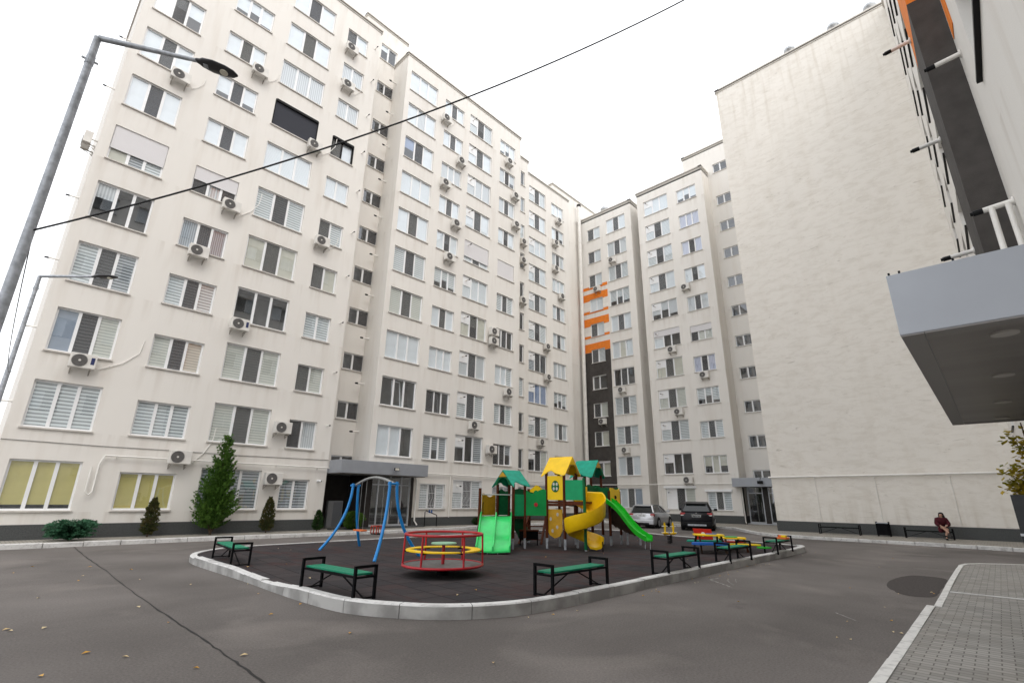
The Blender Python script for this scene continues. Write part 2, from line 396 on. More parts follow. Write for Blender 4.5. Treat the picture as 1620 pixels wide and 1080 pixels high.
# ---------- left block with entrance
LB = thing('apartment_building', 'long cream left apartment block with a recessed stairwell and grey entrance canopy', 'apartment building', (6, 24.28, 0))
LBo = Vector((6, 24.28, 0))
def R_(o, x, y, z): return (x - o.x, y - o.y, z - o.z)
colsA = [(.71, 2.66, 1.69, 3), (3.82, 5.70, 1.39, 3), (6.57, 9.02, 1.69, 3), (9.92, 11.32, 1.36, 2)]
colsB = [(14.78, 17.18, 1.69, 3), (17.94, 19.80, 1.40, 3), (20.42, 22.84, 1.69, 3), (23.80, 25.62, 1.40, 3)]
W3 = ['zw', 'zb', 'pw', 'zs', 'cu', 'zw', 'pw', 'zb', 'cl']
def rs(n, r):
    if r > 6: a = random.choice(['zs', 'pw', 'pw', 'cu', 'zw'])
    else: a = random.choice(['zw', 'zb', 'zw', 'cu', 'pb', 'zs'])
    if n == 2: return ['*' + a, a] if random.random() < .6 else [a, a]
    q = random.random()
    if q < .62: return [a, '*' + a + ('' if random.random() < .6 else '5'), a]
    if q < .8: return [a, a, a]
    if q < .9: return [a, '*n', random.choice(['n', a + '6'])]
    return [a + '7', a + '5', a + '8']
SA = {(1, 0): ['pc9', 'pc9', 'pc9'], (1, 1): ['pc', 'pc', 'pc'], (1, 2): ['zg', 'zg', 'zg'], (1, 3): ['zg', 'zg'],
 (2, 0): ['zw', 'zw', 'zw'], (2, 1): ['zw', 'zw', 'zw'], (2, 2): ['zb', '*zb', 'zb'], (2, 3): ['*n', 'cu'],
 (3, 0): ['bg', '*zg', 'zb'], (3, 1): ['zb', '*zg', 'zb'], (3, 2): ['zb', '*zb', 'zb'], (3, 3): ['*zb', 'zb'],
 (4, 0): ['zw', '*zw', 'zg'], (4, 1): ['zw', '*zg', 'zw'], (4, 2): ['n', 'n', 'n'], (4, 3): ['zw', 'zw'],
 (5, 0): ['cu4', 'n', 'n'], (5, 1): ['cv', '*cv', 'cv'], (5, 2): ['pb', '*pb', 'pb'], (5, 3): ['*zb', 'pb'],
 (6, 0): ['pb', 'zg', 'zw'], (6, 1): ['*n', 'cu', '*n'], (6, 2): ['zw', '*zg', 'zw'], (6, 3): ['*zb', 'zw'],
 (7, 0): ['pw', '*bg', 'pw'], (7, 1): ['pw', '*bg', 'pw'], (7, 2): ['zs', 'zs', 'zs'], (7, 3): ['zs', 'zs'],
 (8, 0): ['pw', '*pw', 'pw'], (8, 1): ['pw7', '*bg', 'pw7'], (8, 3): ['*pb', 'pw'], (8, 2): ['n', 'n', 'n'],
 (9, 0): ['pw', '*pw4', 'pw5'], (9, 1): ['pw', '*pb', 'pw'], (9, 2): ['cu', 'cu', 'cu'], (9, 3): ['cu', 'cu'],
 (10, 0): ['pw', '*pw', 'pw'], (10, 2): ['pw', '*pb', 'pw'], (11, 2): ['pw', '*bg', 'pw']}
w = MB()
def wins(cols, rows, tbl, base, oy, panelcols=(), **kw):
    rects = []
    for r in rows:
        for c, (x0, x1, h, n) in enumerate(cols):
            rects.append((r, c, x0, x1, S(r) + .005, S(r) + .005 + h, n))
    return rects
ra = wins(colsA, range(1, 12), SA, None, 24.28)
rb = [q for q in wins(colsB, range(1, 12), {}, None, 24.28) if not (q[0] == 1 and q[1] == 0)]
xA, xA1, xB, xB1 = .33, 12.15, 14.42, 26.27
facade(w, xA, 24.28, 0, xA1 - xA, 0, ZR, [(q[2] - xA, q[3] - xA, q[4], q[5]) for q in ra])
LOB = (14.78, 17.26, .18, 2.82)
facade(w, xB, 24.28, 0, xB1 - xB, 0, ZR, [(q[2] - xB, q[3] - xB, q[4], q[5]) for q in rb] + [(LOB[0] - xB, LOB[1] - xB, LOB[2], LOB[3])])
STL = [3.10, 5.88, 8.75, 11.58, 14.33, 17.15, 19.9, 22.68, 25.55, 28.9, 31.87]
STH = [.75] + [1.0] * 9 + [1.45]
facade(w, 11.85, 26.05, 0, 15.3 - 11.85, 0, 34.9, [(13.17 - 11.85, 14.50 - 11.85, z, z + h) for z, h in zip(STL, STH)])
wallq(w, (xA, 38), (xA, 24.28), 0, ZR); wallq(w, (xA1, 24.28), (xA1, 26.05), 0, ZR)
wallq(w, (xB, 26.05), (xB, 24.28), 0, ZR); wallq(w, (xB1, 24.28), (xB1, 38), 0, ZR); wallq(w, (xB1, 38), (xA, 38), 0, ZR)
wallq(w, (11.85, 31), (11.85, 26.05), 30, 34.9); wallq(w, (15.3, 26.05), (15.3, 31), 30, 34.9); wallq(w, (15.3, 31), (11.85, 31), 30, 34.9)
w.T = Matrix.Identity(4)
w2 = MB(); w2.T = Matrix.Translation(-LBo); w2.add(w.v, w.f); w2.m = w.m
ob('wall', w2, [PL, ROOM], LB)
b = MB(); b.T = Matrix.Translation(-LBo)
b.quad((xA, 24.28, ZR - .25), (xA1, 24.28, ZR - .25), (xA1, 38, ZR - .25), (xA, 38, ZR - .25)); b.quad((xB, 24.28, ZR - .25), (xB1, 24.28, ZR - .25), (xB1, 38, ZR - .25), (xB, 38, ZR - .25))
b.quad((xA1, 26.1, ZR - .26), (xB, 26.1, ZR - .26), (xB, 38, ZR - .26), (xA1, 38, ZR - .26)); b.quad((11.85, 26.05, 34.7), (15.3, 26.05, 34.7), (15.3, 31, 34.7), (11.85, 31, 34.7))
ob('roof', b, COPE, LB)
b = MB(); b.T = Matrix.Translation(-LBo)
coping(b, [(xA1 + .09, 24.28), (xA - .09, 24.28)], ZR); coping(b, [(xA, 24.28), (xA, 38)][::1], ZR + .002)
coping(b, [(xB1 + .09, 24.28), (xB - .09, 24.28)], ZR); coping(b, [(xB, 24.28), (xB, 26.05)], ZR + .002)
coping(b, [(15.39, 26.05), (11.76, 26.05)], 34.9); coping(b, [(11.85, 26.05), (11.85, 31)], 34.902); coping(b, [(xB1, 38), (xB1, 24.28)], ZR + .002)
ob('roof_coping', b, [COPE, COPED], LB)
b = MB(); b.T = Matrix.Translation(-LBo)
b.box(xA - .03, xA1 + .02, 24.25, 24.28, 0, .62); b.box(17.46, xB1 + .02, 24.25, 24.28, 0, .62); b.box(xA - .03, xA, 24.281, 38, 0, .62)
ob('plinth', b, PLINTH, LB)
def place(parent, o, q, oy, tbl, rot=0, **kw):
    r, c, x0, x1, z0, z1, n = q
    return make_window(parent, R_(o, x0, oy, z0), rot, x1 - x0, z1 - z0, n, tbl.get((r, c)) or rs(n, r), **kw)
for q in ra:
    k = {}
    if (q[0], q[1]) == (6, 0): k['shut'] = (.66, SHW)
    if (q[0], q[1]) == (6, 1): k['shut'] = (.5, SHW)
    if (q[0], q[1]) == (8, 2): k['shut'] = (1., SHD)
    if (q[0], q[1]) == (8, 3): k['dark'] = True; k['shut'] = (.12, SHD)
    if (q[0], q[1]) == (4, 1): k['tilt'] = 1
    place(LB, LBo, q, 24.28, SA, **k)
SB = {(2, 0): ['pw', 'pw', 'n'], (3, 0): ['n', 'n', 'n'], (4, 0): ['pw', 'pw', 'pw'], (5, 0): ['zb', '*zb', 'zb'], (6, 0): ['zw', '*zg', 'zw'], (7, 0): ['pw', '*pb', 'zs'],
 (8, 0): ['zs', 'zs', 'zs'], (9, 0): ['bb5', '*bg', 'pw'], (10, 0): ['pw', 'cu', 'pw'], (11, 0): ['pw', 'pw', 'pw'],
 (2, 1): ['zg', 'zg6', 'zg'], (3, 1): ['*n', '*n', 'n'], (4, 1): ['pw', 'pw', 'pw'], (5, 1): ['pw', '*zb', 'pw'], (2, 2): ['zg5', 'n', 'zg'], (3, 2): ['zw', '*zg', 'zw'],
 (2, 3): ['*n', '*n', 'zg5'], (3, 3): ['zw', '*zg', 'zw'], (4, 3): ['pw', 'pw', 'zw'], (5, 3): ['n', '*zg', 'n'], (1, 1): ['zw', '*n', 'zw'], (1, 2): ['zw', '*zg', 'zw'], (1, 3): ['zg', 'zg', 'zg']}
for q in rb:
    k = {}
    if q[1] == 2: k['panel'] = True
    if q[0] == 1: k['grille'] = True
    if (q[0], q[1]) == (7, 3): k['shut'] = (1., SHW)
    if (q[0], q[1]) == (7, 2): k['shut'] = (.75, SHW)
    if (q[0], q[1]) in ((3, 0), (2, 0), (3, 1), (9, 2), (8, 1)): k['tilt'] = 1
    place(LB, LBo, q, 24.28, SB, **k)
    if q[1] == 2: flue(LB, R_(LBo, q[2] + .38, 24.28 + FY, q[5] - .35), 0, .75)
for z, h in zip(STL, STH): make_window(LB, R_(LBo, 13.17, 26.05, z), 0, 1.33, h, 2, ['n', '*n'] if z < 29 else ['pw3', 'n'])
for r in range(2, 12):
    flue(LB, R_(LBo, 11.84, 24.28, 5.13 + 2.785 * (r - 2)), 0, .62)
    flue(LB, R_(LBo, xB, 25.62, 5.2 + 2.767 * (r - 2)), -PI / 2, .95)
    flue(LB, R_(LBo, xA, 24.75, 4.75 + 2.78 * (r - 2)), -PI / 2, .7)
# entrance of the left block
b = MB(); b.T = Matrix.Translation(-LBo); b.box(12.2, 17.46, 22.98, 24.24, 2.80, 3.43); b.box(xA1 + .003, xB - .003, 24.24, 26.04, 2.80, 3.05)
cp = ob('entrance_canopy', b, CANOPY, LB, bev=.008)
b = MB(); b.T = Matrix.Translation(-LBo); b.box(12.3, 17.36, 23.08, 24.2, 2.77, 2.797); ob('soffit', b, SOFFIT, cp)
b = MB(); b.T = Matrix.Translation(-LBo); b.box(15.15, 15.45, 22.80, 22.86, 3.02, 3.17); b.bar((15.3, 22.86, 3.1), (15.3, 22.98, 3.16), .03)
fl = ob('floodlight', b, BLACKP, cp, bev=.01)
b = MB(); b.T = Matrix.Translation(-LBo); b.box(15.18, 15.42, 22.793, 22.799, 3.04, 3.15); ob('lens', b, pm('flood_lens', (.7, .68, .6), .3), fl)
for q in ((xA1 + .003, xB - .03, 26.0, 26.045, .0, 2.79), (xA1 + .003, xA1 + .03, 24.30, 25.99, 0, 2.79), (xB - .028, xB - .003, 24.24, 26.0, 0, 2.79), (xB - .003, 14.77, 24.24, 24.277, 0, 2.79), (17.27, 17.45, 24.235, 24.277, 0, 2.79)):
    b = MB(); b.T = Matrix.Translation(-LBo); b.box(*q); ob('dark_cladding', b, DARKCLAD, LB)
b = MB(); b.T = Matrix.Translation(-LBo)
x0, x1 = LOB[0], LOB[1]; y0, y1 = 24.30, 24.36
xs = [x0, x0 + .42, x0 + 1.18, x0 + 1.9, x1]
for x in xs: b.box(max(x0, x - .035), min(x1, x + .035), y0, y1, .2, 2.8)
b.box(x0 + .036, x1 - .036, y0 + .002, y1 - .002, 2.30, 2.37)
for a, c in zip(xs, xs[1:]): b.box(a + .036, c - .036, y0 + .004, y1 - .004, .2, .3)
dr = ob('entrance_door', b, ALU, LB)
b = MB(); b.T = Matrix.Translation(-LBo); b.quad((x0, 24.33, .2), (x1, 24.33, .2), (x1, 24.33, 2.8), (x0, 24.33, 2.8)); ob('glass', b, GLASS, dr)
b = MB(); b.T = Matrix.Translation(-LBo); b.tube([(x0 + 1.28, 24.24, .8), (x0 + 1.28, 24.24, 1.5)], .018, 8); ob('handle', b, STEEL, dr)
b = MB(); b.T = Matrix.Translation(-LBo); b.box(12.5, 18.0, 23.75, 24.24, .11, .19); ob('entrance_step', b, PLINTH, LB)
b = MB(); b.T = Matrix.Translation(-LBo); b.tube([(17.55, 24.2, 2.79), (17.62, 24.18, 2.6), (17.62, 24.18, .45), (17.72, 24.05, .22)], .045, 10); ob('downpipe', b, PIPEW, LB, smooth=True)
# things by the left facade
t = thing('electrical_cabinet', 'grey metal cabinet against dark wall of the recessed left entrance', 'electrical cabinet', (13.6, 25.9, .12))
ob('cabinet', MB().box(-.42, .42, -.14, .08, 0, 1.35), ALU, t, bev=.012); ob('door', MB().box(-.12, .38, -.155, -.1405, .05, 1.28), CANOPY, t, bev=.004)
t = thing('security_camera', 'small white security camera on wall left of the left entrance', 'camera', (11.72, 24.28, 2.41))
ob('mount', MB().tube([(0, 0, 0), (0, -.09, 0)], .05, 12), PVC, t, smooth=True); ob('housing', MB().tube([(-.02, -.1, .01), (.10, -.17, -.02)], .042, 12), PVC, t, smooth=True); ob('lens', MB().tube([(.1, -.17, -.02), (.125, -.185, -.026)], .033, 12), BLACKP, t)
b = MB().tube([(3.22, 24.14, 3.03), (12.18, 24.14, 3.04)], .03, 8).tube([(3.22, 24.14, 3.03), (3.12, 24.14, 2.7), (3.12, 24.14, 1.72), (3.02, 24.14, 1.62), (2.92, 24.14, 1.72), (2.92, 24.14, 2.6)], .033, 8)
for x in (3.6, 5.6, 7.6, 9.6, 11.6): b.box(x - .02, x + .02, 24.14, 24.28, 2.96, 3.0)
solo('gas_pipe', b, PIPEW, 'thin white gas pipe along left facade ending in a hook between the yellow blinded windows', 'pipe', smooth=True)
b = MB().tube([(17.5, 24.16, 3.05), (26.0, 24.16, 3.04)], .032, 8).tube([(20.12, 24.2, 3.0), (20.12, 24.2, .6)], .035, 8)
b.tube([(26.0, 24.16, 3.04), (26.4, 25.0, 3.04), (28, 25.7, 3.04), (30, 26.7, 3.04), (36.5, 26.75, 3.04)], .032, 8)
solo('gas_pipe', b, PIPEW, 'white gas pipe running above the grilled ground floor windows right of the left entrance', 'pipe', smooth=True)
b = MB().tube([(.33, 24.26, 3.40), (3, 24.26, 3.37), (5.2, 24.26, 3.385), (8, 24.26, 3.37), (12.15, 24.26, 3.43)], .012, 6)
solo('wall_cable', b, pm('cable_grey', (.25, .24, .23), .6), 'thin grey cable strung along left facade just above the white gas pipe', 'cable', smooth=True)

# ---------- far left wing (strip bay, window bay, corner tower)
CB = thing('apartment_building', 'cream rear wing with one very narrow window column beside wider ones', 'apartment building', (32, 26.9, 0))
CBo = Vector((32, 26.9, 0))
colsC = [(30.44, 32.90, 1.69, 3), (33.85, 35.76, 1.40, 3)]
rc = wins(colsC, range(1, 12), {}, None, 26.95); rst = [(r, 9, 28.11, 28.66, S(r) + .005, S(r) + 1.5, 1) for r in range(1, 12)]
w = MB()
facade(w, 26.29, 25.9, 0, 29.1 - 26.29, 0, ZR, [(q[2] - 26.29, q[3] - 26.29, q[4], q[5]) for q in rst])
facade(w, 29.1, 26.95, 0, 36.7 - 29.1, 0, ZR, [(q[2] - 29.1, q[3] - 29.1, q[4], q[5]) for q in rc])
wallq(w, (29.1, 25.9), (29.1, 26.95), 0, ZR); wallq(w, (36.7, 26.95), (36.7, 28.8), 0, ZR); wallq(w, (36.4, 28.8), (46, 28.8), 0, 34.9)
wallq(w, (36.4, 33), (36.4, 28.8), 30, 34.9); wallq(w, (46, 28.8), (46, 33), 0, 34.9); wallq(w, (46, 33), (36.4, 33), 0, 34.9); wallq(w, (36.7, 38), (26.29, 38), 0, ZR)
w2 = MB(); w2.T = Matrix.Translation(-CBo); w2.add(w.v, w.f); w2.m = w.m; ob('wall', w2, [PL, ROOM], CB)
b = MB(); b.T = Matrix.Translation(-CBo)
b.quad((26.29, 25.9, 31.74), (29.1, 25.9, 31.74), (29.1, 38, 31.74), (26.29, 38, 31.74)); b.quad((29.1, 26.95, 31.74), (36.7, 26.95, 31.74), (36.7, 38, 31.74), (29.1, 38, 31.74)); b.quad((36.4, 28.8, 34.7), (46, 28.8, 34.7), (46, 33, 34.7), (36.4, 33, 34.7)); ob('roof', b, COPE, CB)
b = MB(); b.T = Matrix.Translation(-CBo)
coping(b, [(29.19, 25.9), (26.3, 25.9)], ZR); coping(b, [(36.79, 26.95), (29.1, 26.95)], ZR + .003); coping(b, [(46, 28.8), (36.3, 28.8)], 34.9); coping(b, [(36.4, 28.8), (36.4, 33)], 34.903)
ob('roof_coping', b, [COPE, COPED], CB)
b = MB(); b.T = Matrix.Translation(-CBo); b.box(26.32, 29.13, 25.87, 25.9, 0, .62); b.box(29.131, 36.73, 26.92, 26.95, 0, .62); b.box(36.731, 41, 28.77, 28.8, 0, .62); ob('plinth', b, PLINTH, CB)
SC = {(4, 0): ['bb', 'bb', 'bb'], (3, 0): ['zw', '*zg', 'zw'], (2, 0): ['n', '*n', 'zb'], (5, 0): ['zg', '*n', 'n']}
for q in rc:
    place(CB, CBo, q, 26.95, SC, panel=(q[1] == 0))
    if q[1] == 0: flue(CB, R_(CBo, q[2] + .38, 26.95 + FY, q[5] - .35), 0, .75)
for q in rst: make_window(CB, R_(CBo, q[2], 25.9, q[4]), 0, q[3] - q[2], q[5] - q[4], 1, [random.choice(['zw', 'n', 'pw', 'zg'])])

# ---------- right rear block: orange/dark column bay, bay with shutters, stairwell
QB = thing('apartment_building', 'cream rear apartment block with an orange and dark brown painted column of windows', 'apartment building', (40.7, 20, 0))
QBo = Vector((40.7, 20, 0)); XQ, XR, XS = 40.9, 40.56, 42.13; r9 = -PI / 2
colsQ = [(27.50, 25.88, 1.40, 2), (25.05, 22.75, 1.69, 3)]
colsR = [(20.34, 17.78, 1.69, 3), (16.83, 14.93, 1.40, 3)]
def recY(cols): return [(r, c, a, bb, S(r) + .005, S(r) + .005 + h, n) for r in range(1, 12) for c, (a, bb, h, n) in enumerate(cols)]
rq, rr = recY(colsQ), recY(colsR)
rq = [q for q in rq if not (q[0] == 1 and q[1] == 0)]
STR = [3.12, 5.83, 8.65, 11.48, 14.29, 17.05, 19.83, 22.66, 25.44, 28.21, 31.76]; STRH = [.98] * 11
w = MB(); YQ0 = 28.8
facade(w, XQ, YQ0, r9, YQ0 - 22.04, 0, ZR, [(YQ0 - q[2], YQ0 - q[3], q[4], q[5]) for q in rq])
facade(w, XR, 21.05, r9, 21.05 - 14.2, 0, ZR, [(21.05 - q[2], 21.05 - q[3], q[4], q[5]) for q in rr])
DO = (13.65, 10.6, .2, 2.82)
facade(w, XS, 16.5, r9, 16.5 - 9.75, 0, 34.9, [(16.5 - 13.66, 16.5 - 12.28, z, z + h) for z, h in zip(STR, STRH)] + [(16.5 - DO[0], 16.5 - DO[1], DO[2], DO[3])])
wallq(w, (XQ, 22.04), (42.56, 22.04), 0, ZR); wallq(w, (42.56, 22.04), (42.56, 21.05), 0, ZR); wallq(w, (42.56, 21.05), (XR, 21.05), 0, ZR)
wallq(w, (XR, 14.2), (XS, 14.2), 0, ZR); wallq(w, (XS, 16.5), (50, 16.5), 31, 34.9); wallq(w, (50, 16.5), (50, 9.75), 30, 34.9)
wallq(w, (54, 9.75), (54, 28.8), 0, ZR)
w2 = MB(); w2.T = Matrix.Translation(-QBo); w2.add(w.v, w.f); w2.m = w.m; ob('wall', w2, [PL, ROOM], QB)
b = MB(); b.T = Matrix.Translation(-QBo)
b.prism([(XR, 14.2), (54, 14.2), (54, 28.8), (XQ, 28.8), (XQ, 22.04), (42.56, 22.04), (42.56, 21.05), (XR, 21.05)], 31.6, 31.75); b.box(XS, 50, 9.75, 16.5, 34.6, 34.7); ob('roof', b, COPE, QB)
b = MB(); b.T = Matrix.Translation(-QBo)
coping(b, [(XQ, 21.95), (XQ, 28.8)], ZR); coping(b, [(42.56, 22.04), (XQ - .09, 22.04)], ZR + .003); coping(b, [(XR, 14.1), (XR, 21.14)], ZR); coping(b, [(XS, 14.2), (XR - .09, 14.2)], ZR + .003)
coping(b, [(XS, 9.75), (XS, 16.6)], 34.9); coping(b, [(XS - .09, 16.5), (50, 16.5)], 34.903)
ob('roof_coping', b, [COPE, COPED], QB)
b = MB(); b.T = Matrix.Translation(-QBo); b.box(XQ - .03, XQ, 22.01, 28.77, 0, .62); b.box(XR - .03, XR, 14.2, 21.05, 0, .70); b.box(XR - .03, XS, 14.17, 14.2, 0, .70); ob('plinth', b, PLINTH, QB)
# painted column: dark render below, orange bands with a white line above
def painted(name, mat, z0, z1, y0=28.75, y1=25.25, t=.012):
    rects = [(y0 - max(q[2], 0), y0 - q[3], q[4], q[5]) for q in rq if q[1] == 0 and q[5] > z0 and q[4] < z1]
    rects = [(a, c, max(z0, d), min(z1, e)) for a, c, d, e in rects]
    m = MB(); m.T = Matrix.Translation(-QBo) @ Matrix.Translation((XQ - t, y0, 0)) @ Matrix.Rotation(r9, 4, 'Z')
    L = y0 - y1; us = sorted({0, L} | {r[i] for r in rects for i in (0, 1)}); zs = sorted({z0, z1} | {r[i] for r in rects for i in (2, 3)})
    for i in range(len(us) - 1):
        for j in range(len(zs) - 1):
            um, zm = (us[i] + us[i + 1]) / 2, (zs[j] + zs[j + 1]) / 2
            if not any(r[0] < um < r[1] and r[2] < zm < r[3] for r in rects): m.box(us[i], us[i + 1], 0, t - .002, zs[j], zs[j + 1])
    return ob(name, m, mat, QB)
painted('dark_column_render', DARKPL, 0, 16.2)
painted('orange_band', ORANGE, 16.22, 17.15, t=.014); painted('orange_band', ORANGE, 17.75, 18.0, t=.014)
painted('orange_band', ORANGE, 19.4, 19.93, t=.014); painted('orange_band', ORANGE, 20.45, 20.75, t=.014)
painted('orange_band', ORANGE, 21.9, 22.72, t=.014); painted('orange_band', ORANGE, 23.2, 23.55, t=.014); painted('orange_band', ORANGE, 19.05, 19.399, t=.0141)
for z0, z1 in ((18.05, 18.43), (20.8, 21.2)):
    for ya, yb in ((28.75, 27.52), (25.87, 25.25)): painted('white_band', WHITEPL, z0, z1, ya, yb, t=.011)
SQ = {(3, 1): ['zw', '*zg', 'zw'], (6, 1): ['zs', 'pb', 'zs'], (5, 1): ['n', '*n', 'n'], (4, 1): ['zw', '*zw', 'zw'], (2, 1): ['zs', '*zg', 'zs'], (1, 1): ['zs', '*zb', 'bg'], (3, 0): ['*n', 'pb'], (4, 0): ['*n', 'zb'], (5, 0): ['n', 'n'], (2, 0): ['n', 'pb']}
SR = {(2, 1): ['pb6', 'pb', 'pb6'], (2, 0): ['n', 'n', 'n'], (1, 0): ['n', '*n', 'zb'], (1, 1): ['zw', '*zb', 'zw'], (10, 1): ['cl', 'cl', 'cl'], (9, 1): ['cl', '*n', 'cl'], (6, 0): ['pw', 'n', 'n'], (6, 1): ['*n', 'zb', 'zb'], (5, 1): ['cl', '*n', 'cl']}
for q in rq:
    make_window(QB, R_(QBo, XQ, q[2], q[4]), r9, q[2] - q[3], q[5] - q[4], q[6], SQ.get((q[0], q[1])) or rs(q[6], q[0]), shut=((.14, SHW) if q[:2] == (2, 0) else None))
for q in rr:
    k = {}
    if q[:2] == (6, 1): k['shut'] = (.42, SHW)
    if q[:2] == (6, 0): k['shut'] = (.35, SHW)
    if q[0] == 1: k['box'] = True
    o = make_window(QB, R_(QBo, XR, q[2], q[4]), r9, q[2] - q[3], q[5] - q[4], q[6], SR.get((q[0], q[1])) or rs(q[6], q[0]), panel=(q[1] == 0), **k)
    if q[1] == 0: flue(QB, R_(QBo, XR + FY, q[2] - .38, q[5] - .35), r9, .75)
    if q[:2] == (1, 0): ob('infill_panel', MB().box(.03, .86, .09, .097, .03, 1.0), PANEL, o)
for z, h in zip(STR, STRH): make_window(QB, R_(QBo, XS, 13.66, z), r9, 1.38, h, 2, ['n', 'n'])
# right rear entrance
b = MB(); b.T = Matrix.Translation(-QBo); b.box(39.9, XR - .004, 9.7, 14.55, 2.80, 3.44); b.box(XR - .003, XS - .003, 9.7, 14.19, 2.80, 3.1)
cp = ob('entrance_canopy', b, CANOPY, QB, bev=.008)
b = MB(); b.T = Matrix.Translation(-QBo); b.box(39.66, 39.72, 12.25, 12.65, 2.98, 3.2); b.bar((39.7, 12.45, 3.2), (39.9, 12.45, 3.44), .03); ob('floodlight', b, BLACKP, cp, bev=.01)
b = MB(); b.T = Matrix.Translation(-QBo)
X = 41.15; b.box(X - .02, X, 9.76, 14.18, .12, .2)
ys = [13.92, 12.85, 12.40, 11.6, 10.8, 10.0]
for y in ys: b.box(X - .02, X + .04, y - .035, y + .035, .2, 2.8)
b.box(X - .018, X + .036, 9.8, 13.9, .2, .3); b.box(X - .018, X + .036, 9.8, 13.9, 2.33, 2.39)
dr = ob('entrance_door', b, ALU, QB)
b = MB(); b.T = Matrix.Translation(-QBo); b.quad((X + .01, 13.95, .2), (X + .01, 9.8, .2), (X + .01, 9.8, 2.8), (X + .01, 13.95, 2.8)); ob('glass', b, GLASS, dr)
b = MB(); b.T = Matrix.Translation(-QBo); b.tube([(X - .07, 12.98, .9), (X - .07, 12.98, 1.7)], .02, 8); ob('handle', b, STEEL, dr)
for q in ((XS - .03, XS - .004, 13.66, 14.17, .12, 2.79), (X - .03, X - .021, 12.44, 12.81, .2, 2.79), (XR, X - .03, 14.16, 14.169, .71, 2.79)):
    b = MB(); b.T = Matrix.Translation(-QBo); b.box(*q); ob('dark_cladding', b, DARKCLAD, QB)
b = MB(); b.T = Matrix.Translation(-QBo); b.tube([(XR - .03, 14.12, 3), (XR - .06, 14.08, .35), (XR - .2, 14.0, .2)], .04, 8); ob('downpipe', b, PIPEW, QB, smooth=True)
b = MB().tube([(XQ - .14, 28.6, 3.08), (XQ - .14, 22, 3.06), (XR - .14, 20.9, 3.06), (XR - .14, 14.56, 3.05)], .04, 8).tube([(XR - .14, 20.9, 3.06), (XR - .14, 20.75, 2.75), (XR - .05, 20.72, 1.0)], .03, 8)
solo('gas_pipe', b, PIPEW, 'white gas pipe across rear block above the parked cars', 'pipe', smooth=True)
b = MB().tube([(40.55, 28.3, .1), (40.55, 28.3, 33.7)], .19, 14); b.tube([(40.55, 28.3, 33.7), (40.55, 28.3, 33.95)], [.24, .24], 14, 1)
for z in range(2, 33, 3): b.tube([(40.55, 28.3, z), (40.55, 28.3, z + .08)], .215, 14)
solo('ventilation_stack', b, [PIPEW, BLACKP], 'tall pale vertical pipe in the inner corner, reaching above the roofs', 'pipe', smooth=True)
def turbine(x, y, z, label, s=1.):
    t = thing('roof_ventilator', label, 'roof vent', (x, y, z), 0, 'spinning roof ventilators')
    ob('base', MB().cyl(0, 0, -.5, .05, .24 * s, 20), GALV, t, smooth=True)
    b = MB()
    for k in range(26):
        a = 2 * PI * k / 26; p = []
        for i in range(7):
            f = i / 6; rr_ = (.25 + .13 * math.sin(PI * f)) * s; aa = a + f * .5
            p.append((rr_ * math.cos(aa), rr_ * math.sin(aa), .05 + f * .42 * s))
        for i in range(6):
            q = [Vector(p[i]), Vector(p[i + 1])]; d = Vector((-math.sin(a + i * .08), math.cos(a + i * .08), 0)) * .045 * s
            b.quad(tuple(q[0] - d), tuple(q[0] + d * .6), tuple(q[1] + d * .6), tuple(q[1] - d))
    b.lathe([(0, .50 * s), (.16 * s, .49 * s), (.26 * s, .46 * s)], 20)
    ob('turbine_vanes', b, pm('bright_steel', (.6, .62, .64), .3, metal=.8, noise=.2), t)
turbine(41.7, 25.6, 32.4, 'round metal ventilator on the roof of the rear block with the orange column', 1.3)

# ---------- blank end wall block
BW = thing('apartment_building', 'huge blank cream end wall without windows, stained, on the right behind the courtyard', 'apartment building', (33.2, 2, 0))
BWo = Vector((33.2, 2, 0)); XW = 33.2; ZW = 32.45
w = MB(); w.T = Matrix.Translation(-BWo)
wallq(w, (XW, 9.75), (XW, -12), 0, ZW); wallq(w, (54, 9.75), (XW, 9.75), 0, ZW); wallq(w, (54, -12), (54, 9.75), 0, ZW); wallq(w, (XW, -12), (54, -12), 0, ZW)
ob('wall', w, PLB, BW)
b = MB(); b.T = Matrix.Translation(-BWo); b.box(XW + .1, 54, -12, 9.7, ZW - .3, ZW - .2); ob('roof', b, COPE, BW)
b = MB(); b.T = Matrix.Translation(-BWo); coping(b, [(XW, -12), (XW, 9.84)], ZW); coping(b, [(XW - .09, 9.75), (54, 9.75)], ZW + .003); ob('roof_coping', b, [COPE, COPED], BW)
b = MB(); b.T = Matrix.Translation(-BWo); b.box(XW - .03, XW, -12, 9.78, 0, .68); b.box(XW, 54, 9.75, 9.78, 0, .68); ob('plinth', b, PLINTH, BW)
for y, s in ((4.5, 'leftmost'), (1.75, 'middle'), (-.35, 'rightmost')): turbine(XW + .45, y, ZW + .35, '%s of the metal ventilators on the roof edge of the blank wall' % s)
b = MB().tube([(XW - .16, 9.85, 3.13), (XW - .16, 4.5, 3.14), (XW - .16, -1.04, 3.16)], .055, 10)
for y in (7.43, 4.6, 1.52): b.tube([(XW - .03, y, 3.1), (XW - .03, y, .68)], .014, 6); b.box(XW - .16, XW, y - .03, y + .03, 3.03, 3.08)
solo('gas_pipe', b, PIPEW, 'white pipe running horizontally across the big blank wall, above the benches', 'pipe', smooth=True)

